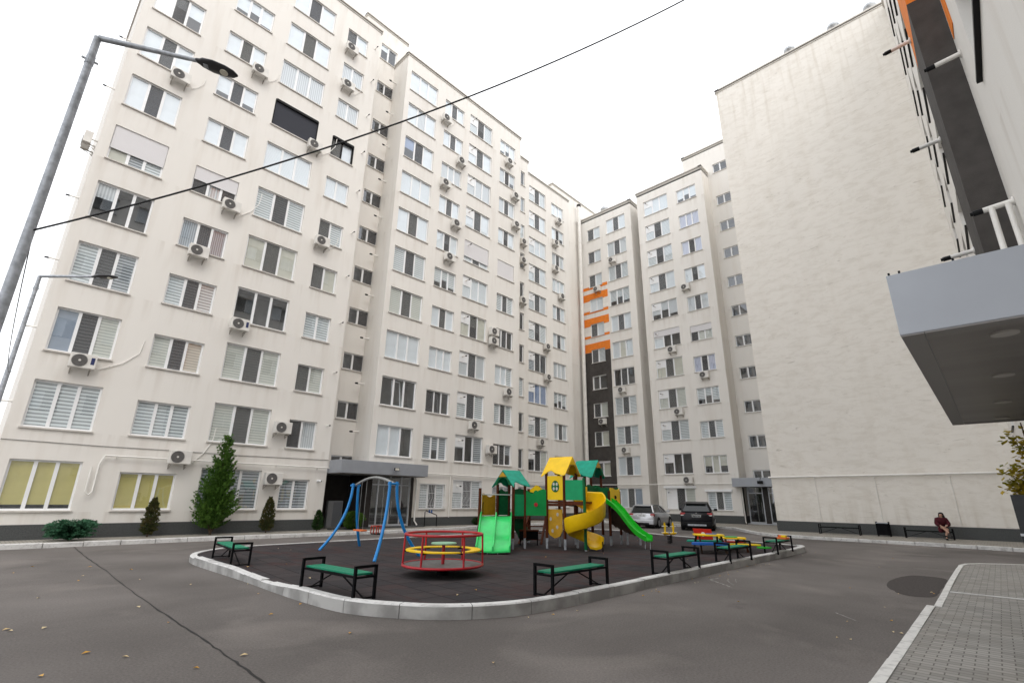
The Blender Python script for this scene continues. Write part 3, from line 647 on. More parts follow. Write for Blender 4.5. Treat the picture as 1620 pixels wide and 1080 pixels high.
# ---------- near right building seen at a grazing angle
NB = thing('apartment_building', 'near cream building on the right edge with dark brown projecting pier and orange stripe', 'apartment building', (10, -1.05, 0))
NBo = Vector((10, -1.05, 0)); YN = -1.05; r18 = PI
colsN = [(-3.2, -1.2), (1.0, 3.2), (4.5, 6.0), (6.95, 8.6), (13.6, 15.4), (17.0, 18.8), (20.2, 22.4), (24.2, 26.0), (28.0, 30.2)]
rn = [(z, a, c) for z in (4.72, 7.51, 10.30, 13.1, 15.9, 18.7, 21.5, 24.3, 27.1) for a, c in colsN if not (z < 5 and a > 3 and a < 9)]
w = MB()
facade(w, 10.0, YN, r18, 16.0, 0, ZR, [(10.0 - c, 10.0 - a, z, z + 1.5) for z, a, c in rn if c < 10], rv=.28)
facade(w, 33.19, YN, r18, 33.19 - 11.95, 0, ZR, [(33.19 - c, 33.19 - a, z, z + 1.5) for z, a, c in rn if a > 12], rv=.28)
wallq(w, (-6, YN), (-6, -14), 0, ZR); wallq(w, (-6, -14), (33.1, -14), 0, ZR); w.quad((-6, YN, 31.8), (33.1, YN, 31.8), (33.1, -14, 31.8), (-6, -14, 31.8))
w2 = MB(); w2.T = Matrix.Translation(-NBo); w2.add(w.v, w.f); w2.m = w.m; ob('wall', w2, [PL, ROOM], NB)
b = MB(); b.T = Matrix.Translation(-NBo)
b.prism([(10.0, YN - .3), (11.95, YN - .3), (11.95, -.615), (10.0, -.615)], 0, 10.6); ob('dark_pier', b, DARKPL, NB)
b = MB(); b.T = Matrix.Translation(-NBo); b.prism([(10.0, YN - .3), (11.95, YN - .3), (11.95, -.615), (10.0, -.615)], 10.603, ZR); ob('orange_pier', b, ORANGE, NB)
b = MB(); b.T = Matrix.Translation(-NBo); b.box(9.45, 9.86, YN + .002, YN + .012, 9.3, ZR); ob('orange_stripe', b, ORANGE, NB)
b = MB(); b.T = Matrix.Translation(-NBo); coping(b, [(-6.1, YN), (33.1, YN)], ZR); ob('roof_coping', b, [COPE, COPED], NB)
for z, a, c in rn:
    if a > -1.5: make_window(NB, R_(NBo, c, YN - .12, z), r18, c - a, 1.5, 2, random.choice([['zw', '*zg'], ['n', 'pw'], ['cu', 'cu']]), sill=BLACKP)
for x, z, y in ((9.7, 8.85, YN), (9.5, 5.9, YN), (11.6, 11.1, -.615), (11.7, 8.6, -.615), (11.75, 6.15, -.615)): flue(NB, R_(NBo, x, y, z), r18, .82)
b = MB(); b.T = Matrix.Translation(-NBo); b.tube([(9.42, YN + .08, 5.85), (9.42, YN + .08, 3.4)], .034, 10); b.tube([(9.48, YN + .25, 5.88), (9.3, YN + .29, 3.4)], .036, 10); ob('condensate_pipe', b, PIPEW, NB, smooth=True)
# canopy over the near entrance
zb, zt = 2.95, 3.475
b = MB(); b.T = Matrix.Translation(-NBo); b.box(4.87, 11.15, YN + .004, .31, zb, zt); cp = ob('entrance_canopy', b, CANOPY, NB, bev=.006)
b = MB(); b.T = Matrix.Translation(-NBo)
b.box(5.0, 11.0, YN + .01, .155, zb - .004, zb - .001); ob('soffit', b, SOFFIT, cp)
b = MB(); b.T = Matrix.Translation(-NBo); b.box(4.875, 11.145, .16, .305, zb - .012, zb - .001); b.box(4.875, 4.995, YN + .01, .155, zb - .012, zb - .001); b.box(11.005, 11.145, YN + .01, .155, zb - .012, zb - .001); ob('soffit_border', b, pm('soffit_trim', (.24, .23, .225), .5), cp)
for x in (5.29, 7.06, 8.95, 10.6):
    b = MB(); b.T = Matrix.Translation(-NBo); b.tube([(x, -.30, zb - .004), (x, -.30, zb - .018)], .085, 28); ob('downlight', b, pm('opal_lens', (.42, .40, .38), .4), cp, smooth=True)
b = MB(); b.T = Matrix.Translation(-NBo)
for x, y in ((4.9, .29), (4.9, -.12), (4.9, .22)): b.cyl(x, y, zt, zt + .03, .008, 8)
ob('rivet', b, BLACKP, cp)
b = MB(); b.T = Matrix.Translation(-NBo); b.box(-6, 33.1, YN, YN + .03, 0, .62); ob('plinth', b, PLINTH, NB)

# ---------- air conditioners
ORD = ['ground', 'first', 'second', 'third', 'fourth', 'fifth', 'sixth', 'seventh', 'eighth', 'ninth', 'tenth', 'eleventh']
def st(z): return ORD[min(11, max(1, int((z - 1.07 + 1.0) / 2.795) + 1))]
H1, H2 = (.9, 1.6), (.6, .9)
ACL = [
 (2.35, 20.36, 'under leftmost window column, %s storey up, left block', None, H2), (5.5, 23.15, 'beneath second window column, %s storey up, left block', None, H2),
 (8.9, 20.43, 'beside the dark roller shutter, %s storey up, left block', None, H1), (5.51, 14.88, 'under a half shuttered window, %s storey up, left block', None, H1),
 (4.63, 12.08, 'with red mark under grey vertical blinds, %s storey up, left block', None, None), (10.09, 14.86, 'under the fourth column window, %s storey up, left block', None, H2),
 (1.82, 6.36, 'with dark plate and long loose hose, %s storey up, leftmost window', 1, (1.35, 1.45)), (6.86, 9.19, 'with blue plate beside dark bare window, %s storey up', 1, None),
 (9.52, 4.72, 'beside patterned curtain window, %s storey up, left of entrance recess', None, None), (5.61, 3.1, 'on the gas pipe line left of the tall conifer top', None, (.8, 1.5)),
 (9.45, 2.4, 'at ground floor between two grey zebra blind windows', None, None), (10.18, 28.60, 'on the top storey, right edge of the left bay of left block', None, None),
 (10.27, 25.75, 'just below the top storey unit, right edge of left bay', None, H2)]
for x, z, tx, pl, hs in ACL:
    ac((x, 23.98, z - .25), 0, ('white air conditioner ' + tx) % (st(z) if '%s' in tx else ()) if '%s' in tx else 'white air conditioner ' + tx, pl, hs)
ACB_ = [(17.92, 28.35, 'second'), (19.52, 25.5, 'second'), (18.19, 22.9, 'second'), (19.36, 20.15, 'second'), (18.91, 17.35, 'second'), (24.65, 28.4, 'fourth'), (25.44, 25.5, 'fourth'), (25.56, 22.85, 'fourth'),
 (23.34, 13.1, 'U'), (23.34, 12.38, 'L'), (21.73, 6.22, 'third'), (23.38, 4.8, 'fourth'), (24.94, 8.95, 'fourth')]
for x, z, c in ACB_:
    tx = {'U': 'upper unit of the stacked pair on the middle bay', 'L': 'lower unit of the stacked pair on the middle bay'}.get(c, '%s window column, %s storey up, bay right of stairwell' % (c, st(z)))
    ac((x, 23.98, z - .25), 0, 'white air conditioner, ' + tx, False, H2 if c == 'second' else None)
for x, z, q in ((28.24, 23.0, 'uppermost'), (28.22, 17.5, 'lowest'), (28.21, 21.2, 'middle')): ac((x, 25.6, z - .25), 0, '%s of the three air conditioners on the very narrow window strip' % q)
for x, z, c in ((32.69, 14.7, 'wide'), (32.75, 11.9, 'wide'), (31.77, 6.2, 'wide'), (34.09, 22.95, 'right'), (34.96, 20.3, 'right'), (34.7, 28.5, 'right'), (34.12, 25.75, 'right')):
    ac((x, 26.65, z - .25), 0, 'air conditioner at the %s window column of the rear left wing, %s storey up' % (c, st(z)))
for y, z, c in ((26.36, 22.9, 'on the orange stripes'), (24.34, 25.6, 'right of the painted column near the top'), (26.35, 8.95, 'on the dark brown painted column'), (24.03, 11.75, 'under zebra blind window right of the dark column'), (24.0, 6.1, 'low down right of the dark painted column')):
    ac((XQ - .3, y, z - .25), r9, 'white air conditioner %s, rear block' % c)
for y, z, c in ((16.73, 20.15, 'right'), (18.53, 14.6, 'left'), (15.89, 11.85, 'right'), (18.43, 9.0, 'left'), (18.15, 3.35, 'left')):
    ac((XR - .3, y, z - .25), r9, 'air conditioner, %s window column beside the rear stairwell, %s storey up' % (c, st(z)))
ac((xA - .32, 25.0, 15.6), r9, 'air conditioner sticking out from the left side wall, outlined against the sky')
ac((6.2, YN + .3, 9.0), r18, 'pale air conditioner high on the near right building, cut by the top edge')

# ------------------------------------------------------------ ground
def asphalt():
    m, nt, b = nmat('asphalt'); b.inputs['Roughness'].default_value = .88; b.inputs['Specular IOR Level'].default_value = .3
    a = ramp(nt, noise(nt, .25, detail=9, dist=.2), .36, .66); f = ramp(nt, noise(nt, 38, detail=8, rough=.8), .3, .72); st_ = ramp(nt, noise(nt, .45, (1, 1, 1), 8, .5), .55, .80)
    c = mixn(nt, (.140, .127, .118), (.225, .205, .191), a); c = mixn(nt, c, (.28, .252, .23), st_)
    oil = ramp(nt, noise(nt, .9, detail=6, rough=.6), .66, .74); mo = nt.nodes.new('ShaderNodeMath'); mo.operation = 'MULTIPLY'; mo.inputs[1].default_value = .38; nt.links.new(oil, mo.inputs[0]); c = mixn(nt, c, (.070, .062, .060), mo.outputs[0])
    pale = ramp(nt, noise(nt, 5.5, detail=8, rough=.75), .56, .72); mo = nt.nodes.new('ShaderNodeMath'); mo.operation = 'MULTIPLY'; mo.inputs[1].default_value = .22; nt.links.new(pale, mo.inputs[0]); c = mixn(nt, c, (.27, .24, .215), mo.outputs[0])
    c2 = nt.nodes.new('ShaderNodeMix'); c2.data_type = 'RGBA'; c2.blend_type = 'MULTIPLY'; c2.inputs[0].default_value = .75
    nt.links.new(c, c2.inputs[6]); r = nt.nodes.new('ShaderNodeValToRGB'); r.color_ramp.elements[0].color = (.38, .38, .38, 1); r.color_ramp.elements[1].color = (1.25, 1.25, 1.25, 1)
    nt.links.new(f, r.inputs[0]); nt.links.new(r.outputs[0], c2.inputs[7]); nt.links.new(c2.outputs[2], b.inputs['Base Color'])
    b.inputs['Specular IOR Level'].default_value = .12; bump(nt, b, noise(nt, 70, detail=5, rough=.7), .9, .010); return m
ASPH = asphalt()
b = MB(); n = 60
b.add([(math.cos(2 * PI * i / n) * 400, math.sin(2 * PI * i / n) * 400, 0) for i in range(n)], [tuple(range(n))])
struct('ground_asphalt', b, ASPH)
def pavers(name, c1, c2, sc, w_=.5, rh=.25, dust=.3):
    m, nt, b = nmat(name); b.inputs['Roughness'].default_value = .85
    tc = nt.nodes.new('ShaderNodeTexCoord'); mp = nt.nodes.new('ShaderNodeMapping'); nt.links.new(tc.outputs['Object'], mp.inputs[0])
    wz = noise(nt, .9, detail=3); cx = nt.nodes.new('ShaderNodeVectorMath'); cx.operation = 'ADD'
    sv = nt.nodes.new('ShaderNodeCombineXYZ'); mm = nt.nodes.new('ShaderNodeMath'); mm.operation = 'MULTIPLY'; mm.inputs[1].default_value = .02; mp.inputs['Rotation'].default_value = (0, 0, PI / 2); nt.links.new(wz, mm.inputs[0])
    nt.links.new(mm.outputs[0], sv.inputs[0]); nt.links.new(mm.outputs[0], sv.inputs[1]); nt.links.new(mp.outputs[0], cx.inputs[0]); nt.links.new(sv.outputs[0], cx.inputs[1])
    br = nt.nodes.new('ShaderNodeTexBrick'); br.inputs['Scale'].default_value = sc; br.inputs['Brick Width'].default_value = w_; br.inputs['Row Height'].default_value = rh
    br.inputs['Mortar Size'].default_value = .017; br.inputs['Mortar Smooth'].default_value = .3; br.inputs['Color1'].default_value = (*c1, 1); br.inputs['Color2'].default_value = (*c2, 1); br.inputs['Mortar'].default_value = (.10, .092, .082, 1)
    nt.links.new(cx.outputs[0], br.inputs['Vector'])
    d = ramp(nt, noise(nt, 1.2, detail=7), .4, .75); mm2 = nt.nodes.new('ShaderNodeMath'); mm2.operation = 'MULTIPLY'; mm2.inputs[1].default_value = dust; nt.links.new(d, mm2.inputs[0])
    c = mixn(nt, br.outputs['Color'], (.21, .185, .15), mm2.outputs[0]); nt.links.new(c, b.inputs['Base Color'])
    bump(nt, b, br.outputs['Fac'], -.8, .008); return m
PAV = pavers('concrete_pavers', (.33, .315, .29), (.22, .212, .195), 2.5, .5, .25)
PAV2 = pavers('sandy_pavers', (.34, .32, .28), (.28, .26, .225), 2.5, .5, .25, .5)
def kerbmat():
    m, nt, b = nmat('whitewashed_kerb'); b.inputs['Roughness'].default_value = .85
    a = ramp(nt, noise(nt, 2.2, detail=8, dist=.5), .5, .7); d = ramp(nt, noise(nt, 14, detail=5), .55, .75)
    c = mixn(nt, (.64, .635, .62), (.44, .43, .42), a); c = mixn(nt, c, (.34, .33, .32), d)
    nt.links.new(c, b.inputs['Base Color']); bump(nt, b, noise(nt, 40, detail=5), .5, .01); return m
KERB = kerbmat()
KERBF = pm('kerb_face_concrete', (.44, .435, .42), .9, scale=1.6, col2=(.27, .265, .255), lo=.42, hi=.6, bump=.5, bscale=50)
KERBW = pm('fresh_whitewashed_kerb', (.66, .65, .62), .85, noise=.3, scale=9, bump=.4, bscale=40, lo=.3, hi=.5)
def rubber():
    m, nt, b = nmat('rubber_tiles'); b.inputs['Roughness'].default_value = .95; b.inputs['Specular IOR Level'].default_value = .08
    tc = nt.nodes.new('ShaderNodeTexCoord'); mp = nt.nodes.new('ShaderNodeMapping'); mp.inputs['Rotation'].default_value = (0, 0, .1); nt.links.new(tc.outputs['Object'], mp.inputs[0])
    br = nt.nodes.new('ShaderNodeTexBrick'); br.offset = .0; br.inputs['Scale'].default_value = 1; br.inputs['Brick Width'].default_value = .5; br.inputs['Row Height'].default_value = .5
    br.inputs['Mortar Size'].default_value = .009; br.inputs['Color1'].default_value = (.044, .041, .043, 1); br.inputs['Color2'].default_value = (.060, .051, .051, 1); br.inputs['Mortar'].default_value = (.014, .013, .013, 1)
    nt.links.new(mp.outputs[0], br.inputs['Vector'])
    r = ramp(nt, noise(nt, .9, (1, .5, 1), 5, 1.5), .52, .66); mm = nt.nodes.new('ShaderNodeMath'); mm.operation = 'MULTIPLY'; mm.inputs[1].default_value = .7; nt.links.new(r, mm.inputs[0])
    c = mixn(nt, br.outputs['Color'], (.066, .038, .036), mm.outputs[0]); g = ramp(nt, noise(nt, 3, detail=6), .5, .8); mm2 = nt.nodes.new('ShaderNodeMath'); mm2.operation = 'MULTIPLY'; mm2.inputs[1].default_value = .4; nt.links.new(g, mm2.inputs[0])
    c = mixn(nt, c, (.080, .075, .074), mm2.outputs[0]); nt.links.new(c, b.inputs['Base Color']); bump(nt, b, noise(nt, 70, detail=4), .5, .008); return m
RUB = rubber()
def smooth_closed(pts, k=6):
    out = []; n = len(pts)
    for i in range(n):
        p0, p1, p2, p3 = (Vector(pts[(i + j - 1) % n]) for j in range(4))
        for s in range(k):
            t = s / k; out.append(tuple(.5 * ((2 * p1) + (-p0 + p2) * t + (2 * p0 - 5 * p1 + 4 * p2 - p3) * t * t + (-p0 + 3 * p1 - 3 * p2 + p3) * t ** 3)))
    return out
isl = [(4.27, 14.9), (4.25, 13.6), (4.25, 11.5), (4.2, 9.7), (4.2, 8.5), (4.28, 7.5), (4.6, 6.75), (5.15, 6.05), (6.0, 5.58), (7.0, 5.45), (8.5, 5.42), (11, 5.43), (14.7, 5.40), (18, 5.38), (20.6, 5.38),
       (21.5, 5.5), (22.1, 5.95), (22.45, 7.0), (22.75, 9.2), (23.5, 12), (24.5, 14.4), (24.7, 16), (24.0, 17.3), (22.3, 17.8), (18, 17.85), (13, 17.85), (9, 17.8), (6.8, 17.75), (5.6, 17.4), (4.75, 16.6), (4.4, 15.8)]
islS = smooth_closed([(x, y, 0) for x, y in isl])
def offset_in(P, d):
    n = len(P); r = []
    for i in range(n):
        a = Vector(P[i - 1]); c = Vector(P[(i + 1) % n]); t = (c - a).normalized(); nn = Vector((-t.y, t.x, 0))
        r.append(tuple(Vector(P[i]) + nn * d))
    return r
inn = offset_in(islS, .16)
def kh(p):
    x, y, _ = p
    if x < 5 and y > 9 and y < 12.3: return .18 - .05 * math.sin((y - 9) / 3.3 * PI)
    if y > 15 or x > 22: return .15
    return .185
def kerb_run(b, O, I, closed=True, hf=kh, base=0.):
    n = len(O); rows = [[(*o[:2], base - .05), (o[0], o[1], base + hf(o) - .02), (o[0] + (i[0] - o[0]) * .12, o[1] + (i[1] - o[1]) * .12, base + hf(o)), (*i[:2], base + hf(o)), (*i[:2], base - .05)] for o, i in zip(O, I)]
    v = [q for r in rows for q in r]; m = n if closed else n - 1
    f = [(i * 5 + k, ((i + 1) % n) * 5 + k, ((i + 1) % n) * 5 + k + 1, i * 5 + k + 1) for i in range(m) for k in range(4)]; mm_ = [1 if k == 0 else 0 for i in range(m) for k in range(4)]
    if not closed: f += [(0, 1, 2, 3, 4), tuple((n - 1) * 5 + k for k in (4, 3, 2, 1, 0))]; mm_ += [1, 1]
    b.add(v, f); b.m[-len(f):] = mm_
b = MB(); nI = len(islS); i = 0
while i < nI:                                              # kerb stones about a metre long with open joints
    j = i + 1; d_ = (Vector(islS[j % nI]) - Vector(islS[i])).length
    while j < nI and d_ < .95: j += 1; d_ += (Vector(islS[j % nI]) - Vector(islS[j - 1])).length
    ids = [k % nI for k in range(i, j + 1)]; O = [Vector(islS[k]) for k in ids]; I_ = [Vector(inn[k]) for k in ids]
    for Q in (O, I_): Q[0] = Q[0].lerp(Q[1], .006 / max(.01, (Q[1] - Q[0]).length)); Q[-1] = Q[-1].lerp(Q[-2], .006 / max(.01, (Q[-1] - Q[-2]).length))
    dz = random.uniform(-.006, .006); kerb_run(b, [tuple(q) for q in O], [tuple(q) for q in I_], False, lambda p: kh(p) + dz); i = j
struct('playground_kerb', b, [KERB, KERBF])
b = MB(); b.add([(p[0], p[1], .13) for p in offset_in(islS, .1)], [tuple(range(len(islS)))]); struct('rubber_play_surface', b, RUB)
# pavements
def pave(name, poly, z, mat): b = MB(); b.prism(poly, -.05, z); return struct(name, b, mat)
def open_kerb(name, line, wd, h, side=1):
    n = len(line); P = [Vector((*p, 0)) for p in line]; I = []
    for i in range(n):
        t = (P[min(i + 1, n - 1)] - P[max(i - 1, 0)]).normalized(); I.append(tuple(P[i] + Vector((-t.y, t.x, 0)) * wd * side))
    # subdivide so that every kerb stone shifts a little
    b = MB(); L = 0.
    for i in range(n - 1):
        a, c = P[i], P[i + 1]; ai, ci = Vector(I[i]), Vector(I[i + 1]); d = (c - a).length; k = max(1, round(d / 1.0)) if d > 1.4 else 1
        for j in range(k):
            g = .012 / max(d, .01); f0, f1 = j / k + g * (k > 1), (j + 1) / k - g * (k > 1); dz = random.uniform(-.008, .008)
            kerb_run(b, [tuple(a.lerp(c, f0)), tuple(a.lerp(c, f1))], [tuple(ai.lerp(ci, f0)), tuple(ai.lerp(ci, f1))], False, lambda p: h + dz)
    return struct(name, b, [KERBW, KERBW] if name == 'near_kerb' else [KERB, KERB])
near = [(-8, 1.19), (11.0, 1.19)]
near2 = [(11.0, 1.10), (14.0, 1.13), (18.9, 1.15), (19.5, 1.05), (20.0, .75), (20.45, .2), (20.8, -.4), (21.0, -1.0)]
open_kerb('near_kerb', near, .12, .125, -1); open_kerb('near_kerb', near2, .11, .125, -1)
poly = [(-8, -1.04), (21.0, -1.04)] + [(x - .06 if x > 19 else x, y - .09) for x, y in near2[::-1]][1:] + [(11, 1.10), (-8, 1.10)]
pave('near_pavement', poly, .115, PAV)
b = MB().box(13.0, 13.07, -1.0, 1.0, .1, .124); struct('pavement_edge_strip', b, KERB)
lk = [(-12, 22.28), (8, 22.2), (14, 22.0), (18.5, 22.0), (20.0, 22.35), (21.5, 23.0), (23, 23.2), (36, 23.4)]
open_kerb('left_kerb', lk, .15, .15, 1)
pave('left_pavement', [(-12, 22.4), (8, 22.32), (14, 22.12), (18.5, 22.12), (20.0, 22.45), (21.5, 23.1), (23, 23.3), (36, 23.5), (36, 26.9), (29.2, 26.9), (29.2, 25.86), (26.3, 25.86), (26.3, 24.24), (14.4, 24.24), (14.4, 25.98), (12.2, 25.98), (12.2, 24.24), (-12, 24.24)], .13, PAV2)
rk = [(28.0, -1.04), (28.35, 1.0), (28.7, 4.0), (28.75, 7.2), (29.1, 8.6), (30.2, 10.0), (32.5, 11.6), (34.3, 12.8), (34.9, 14.6), (34.9, 23.4)]
open_kerb('right_kerb', rk, .14, .14, -1)
pave('right_pavement', [(x + .12, y - (.06 if 7 < y < 13 else 0)) for x, y in rk][::1] + [(40.85, 28.7), (40.87, 14.3), (42.05, 14.1), (42.05, 9.8), (33.17, 9.74), (33.17, -1.04)], .125, PAV2)
# seam, patch and chalk

TAR = pm('tar_seam', (.022, .020, .019), .7, noise=.3, scale=12)
PATCH = pm('fresh_asphalt_patch', (.070, .060, .056), .9, noise=.35, scale=25, bump=.5, bscale=120)
CHALK = pm('chalk', (.36, .34, .32), .95, noise=.7, scale=25)
def ribbon(pts, w, z, mat, name, jit=.3):
    b = MB(); P = []
    for (a, c) in zip(pts, pts[1:]):
        for k in range(6): P.append(Vector((*a, 0)).lerp(Vector((*c, 0)), k / 6))
    P.append(Vector((*pts[-1], 0))); v = []
    for i, p in enumerate(P):
        t = (P[min(i + 1, len(P) - 1)] - P[max(i - 1, 0)]).normalized(); nn = Vector((-t.y, t.x, 0)); o = random.uniform(-1, 1) * w * .5
        ww = w * random.uniform(1 - jit, 1 + jit); v += [(*(p + nn * (o + ww / 2)).xy, z), (*(p + nn * (o - ww / 2)).xy, z)]
    b.add(v, [(2 * i, 2 * i + 1, 2 * i + 3, 2 * i + 2) for i in range(len(P) - 1)]); return struct(name, b, mat)
ribbon([(2.77, 22.1), (2.70, 20.6), (2.61, 18.1), (2.55, 15.1), (2.42, 11.65), (2.38, 9.9), (2.36, 8.5), (2.355, 7.6), (2.34, 6.7), (2.32, 6.0), (2.30, 5.3), (2.29, 4.2), (2.25, 2.5)], .022, .004, TAR, 'asphalt_seam', .45)
pp = [(14.17, 2.14), (13.1, 1.84), (12.79, 1.57), (13.0, 1.27), (13.9, 1.22), (15.2, 1.22), (16.23, 1.26), (16.52, 1.56), (16.42, 1.93), (15.43, 2.14)]
b = MB(); sp = smooth_closed([(x, y, 0) for x, y in pp], 5); b.add([(p[0] + random.uniform(-.02, .02), p[1] + random.uniform(-.015, .015), .004) for p in sp], [tuple(range(len(sp)))]); struct('asphalt_patch', b, PATCH)
for pts, w_ in (([(12.22, 4.99), (11.95, 5.08), (11.78, 4.98), (11.6, 4.78), (11.4, 4.55), (11.15, 4.33)], .05), ([(12.25, 4.8), (12.0, 4.72), (11.8, 4.6), (11.5, 4.42)], .03), ([(12.4, 4.7), (11.9, 4.5)], .02), ([(9.5, 1.9), (9.95, 2.25)], .02)):
    ribbon(pts, w_, .0045, CHALK, 'chalk_mark', .5)
# fallen leaves
LEAF = pm('dry_leaf', (.55, .30, .05), .8, col2=(.62, .50, .30), scale=1.5, lo=.45, hi=.55)
b = MB(); lv = [(1.06, 15.72), (1.91, 13.58), (1.19, 11.81), (2.20, 9.94), (2.27, 8.50), (0.73, 9.43), (.76, 9.3), (1.28, 7.53), (0.87, 6.91), (1.97, 6.17), (3.45, 8.07), (4.18, 11.03), (4.08, 8.49), (2.98, 14.83), (2.80, 12.98), (1.07, 9.22), (1.55, 7.08), (2.46, 6.29), (12.93, 2.59), (11.01, 1.75), (12.86, 1.78), (13.57, 1.33), (13.4, 1.28), (9.30, 1.97), (8.14, 1.87), (8.16, 1.73), (9.06, 1.40), (9.04, 1.31), (9.88, 1.52)]
lv += [(random.uniform(.5, 22), random.uniform(1.5, 22)) for _ in range(46)] + [(random.uniform(6, 21), random.uniform(5.05, 5.4)) for _ in range(26)]
for x, y in lv:
    inside = 4.4 < x < 22 and 5.6 < y < 17.6; z = .135 if inside else .008
    a = random.uniform(0, 2 * PI); s_ = random.uniform(.018, .042) * (1.2 if x < 5 else .8); u = Vector((math.cos(a), math.sin(a), 0)) * s_; v_ = Vector((-math.sin(a), math.cos(a), 0)) * s_ * .6; c0 = Vector((x, y, z))
    b.add([tuple(c0 - u), tuple(c0 - v_ + Vector((0, 0, .012))), tuple(c0 + u + Vector((0, 0, .006))), tuple(c0 + v_ + Vector((0, 0, .016)))], [(0, 1, 2, 3)])
ob('fallen_leaves', b, LEAF, kind='stuff')

# ------------------------------------------------------------ benches
def bench_meshes():
    L, W, Hs, Ht = 1.60, .38, .385, .50
    s = MB()
    for k in range(3): s.box(.03, L - .03, -W / 2 + .035 + k * .106, -W / 2 + .035 + k * .106 + .098, Hs - .03, Hs)
    f = MB(); t = .042
    for y in (-W / 2, W / 2): f.bar((0, y, 0), (0, y, Ht), t)
    f.bar((0, -W / 2 + .018, Ht - .018), (0, W / 2 - .018, Ht - .018), t - .004, t); f.bar((0, -W / 2 + .018, .03), (0, W / 2 - .018, .03), .022); f.bar((0, -W / 2 + .018, Hs - .055), (0, W / 2 - .018, Hs - .055), .03)
    r = MB()
    for y in (-W / 2 + .02, W / 2 - .02): r.bar((.02, y, Hs - .05), (L - .02, y, Hs - .05), .03)
    d = MB(); d.bar((.02, 0, .035), (L / 2 - .05, 0, Hs - .05), .018); d.bar((L - .02, 0, .035), (L / 2 + .05, 0, Hs - .05), .018); d.box(L / 2 - .14, L / 2 + .14, -W / 2 + .03, W / 2 - .03, Hs - .06, Hs - .04)
    return s.mesh('seat', GRN, bev=.006), f.mesh('leg_frame', BLK), r.mesh('seat_rail', BLK), d.mesh('diagonal_brace', BLK)
bm_ = bench_meshes()
BG = 'green slatted benches with black steel frames'
DSEAT = bm_[0].copy(); DSEAT.materials.clear(); DSEAT.materials.append(pm('dark_green_black_wood', (.010, .020, .016), .6, noise=.3))
def bench(x, y, z, rot, label, L=1.6, g=BG):
    t = thing('park_bench', label, 'bench', (x, y, z), rot, g); s = L / 1.6
    for me, dx in ((bm_[0] if g == BG else DSEAT, 0), (bm_[2], 0), (bm_[3], 0)): o = link(me.name.split('.')[0], me, t); o.scale = (s, 1, 1)
    link('leg_frame', bm_[1], t); link('leg_frame', bm_[1], t, (L, 0, 0)); return t
bench(4.87, 14.92, .13, math.radians(-97), 'green bench at the left end of playground, by the kerb corner', 2.1)
bench(4.50, 9.06, .13, math.radians(-86), 'green bench left of the red roundabout, right at front left kerb', 1.56)
bench(6.92, 5.78, .13, 0, 'green bench at front kerb right of roundabout, below the double slide', 1.62)
bench(10.75, 5.66, .13, math.radians(-1), 'green bench in front of the spring rocker, right half of front kerb', 1.5)
bench(14.1, 5.60, .13, math.radians(-2), 'green bench directly in front of the colourful play tables', 1.42)
bench(17.72, 5.50, .13, 0, 'green bench at far right corner of playground with orange toy on it', 1.55)
DK = 'dark benches along the blank wall'
bench(32.2, 7.35, .125, -PI / 2, 'dark empty bench against the blank wall, left of the litter bin', 1.82, DK)
bench(32.2, 3.65, .125, -PI / 2, 'dark bench against the blank wall on which a woman sits', 1.80, DK)
t = thing('toy_ride', 'small orange and red play board resting on the far right green bench', 'toy', (19.05, 5.50, .515))
ob('board', MB().box(-.2, .2, -.16, .16, 0, .06).box(-.14, .1, -.1, .1, .06, .12), ORB, t, bev=.02); ob('block', MB().box(-.19, -.02, -.15, .0, .061, .13), YEL, t, bev=.015); ob('block', MB().box(.03, .17, 0, .14, .061, .12), REDB, t, bev=.015)
t = thing('litter_bin', 'black square litter bin between the two dark benches at the blank wall', 'litter bin', (32.45, 4.55, .125))
ob('body', MB().box(-.22, .22, -.24, .24, .08, .62), BLK, t, bev=.015)
b = MB()
for y in (-.26, .26): b.bar((-.15, y, 0), (-.15, y, .7), .035); b.bar((.15, y, 0), (.15, y, .7), .035)
ob('frame', b, BLK, t)
ob('rim', MB().box(-.24, -.2, -.25, .25, .62, .65).box(.2, .24, -.25, .25, .62, .65).box(-.2, .2, -.25, -.21, .62, .65).box(-.2, .2, .21, .25, .62, .65), GALV, t)

# ------------------------------------------------------------ swing
t = thing('swing_set', 'blue curved leg swing set with grey arched beam and two seats, left part of playground', 'swing', (8.3, 13.6, .13))
SO = Vector((8.3, 13.6, .13))
def leg(top, foot, bulge=(0, 0)):
    T, F = Vector(top), Vector(foot); P = []
    for i in range(13):
        f = i / 12; h = f * f * (.55 + .45 * f)             # drops first, then sweeps outward
        P.append(Vector((T.x + (F.x - T.x) * (f ** 2.0), T.y + (F.y - T.y) * (f ** 2.0), T.z + (F.z - T.z) * (f * 1.12 - .12 * f * f))))
    b = MB(); b.tube([tuple(p - SO) for p in P], .042, 12); return ob('leg', b, BLUE, t, smooth=True)
leg((8.52, 15.12, 2.08), (7.62, 15.10, .13)); leg((8.72, 15.14, 2.08), (9.25, 15.6, .13)); leg((7.86, 12.0, 2.08), (7.33, 11.6, .13)); leg((8.10, 12.02, 2.08), (8.97, 11.95, .13))
b = MB(); b.tube([tuple(Vector((8.62 - .64 * f, 15.14 - 3.14 * f, 2.03 + .20 * math.sin(PI * f))) - SO) for f in [i / 14 for i in range(15)]], .036, 12)
ob('top_beam', b, STEEL, t, smooth=True)
b = MB(); b.box(.0, .0, 0, 0, 0, 0)
for x, y in ((8.62, 15.14), (7.98, 12.0)): b.tube([tuple(Vector((x - .17, y, 2.02)) - SO), tuple(Vector((x + .17, y + .02, 2.02)) - SO)], .035, 10)
ob('leg_clamp', b, BLUE, t, smooth=True)
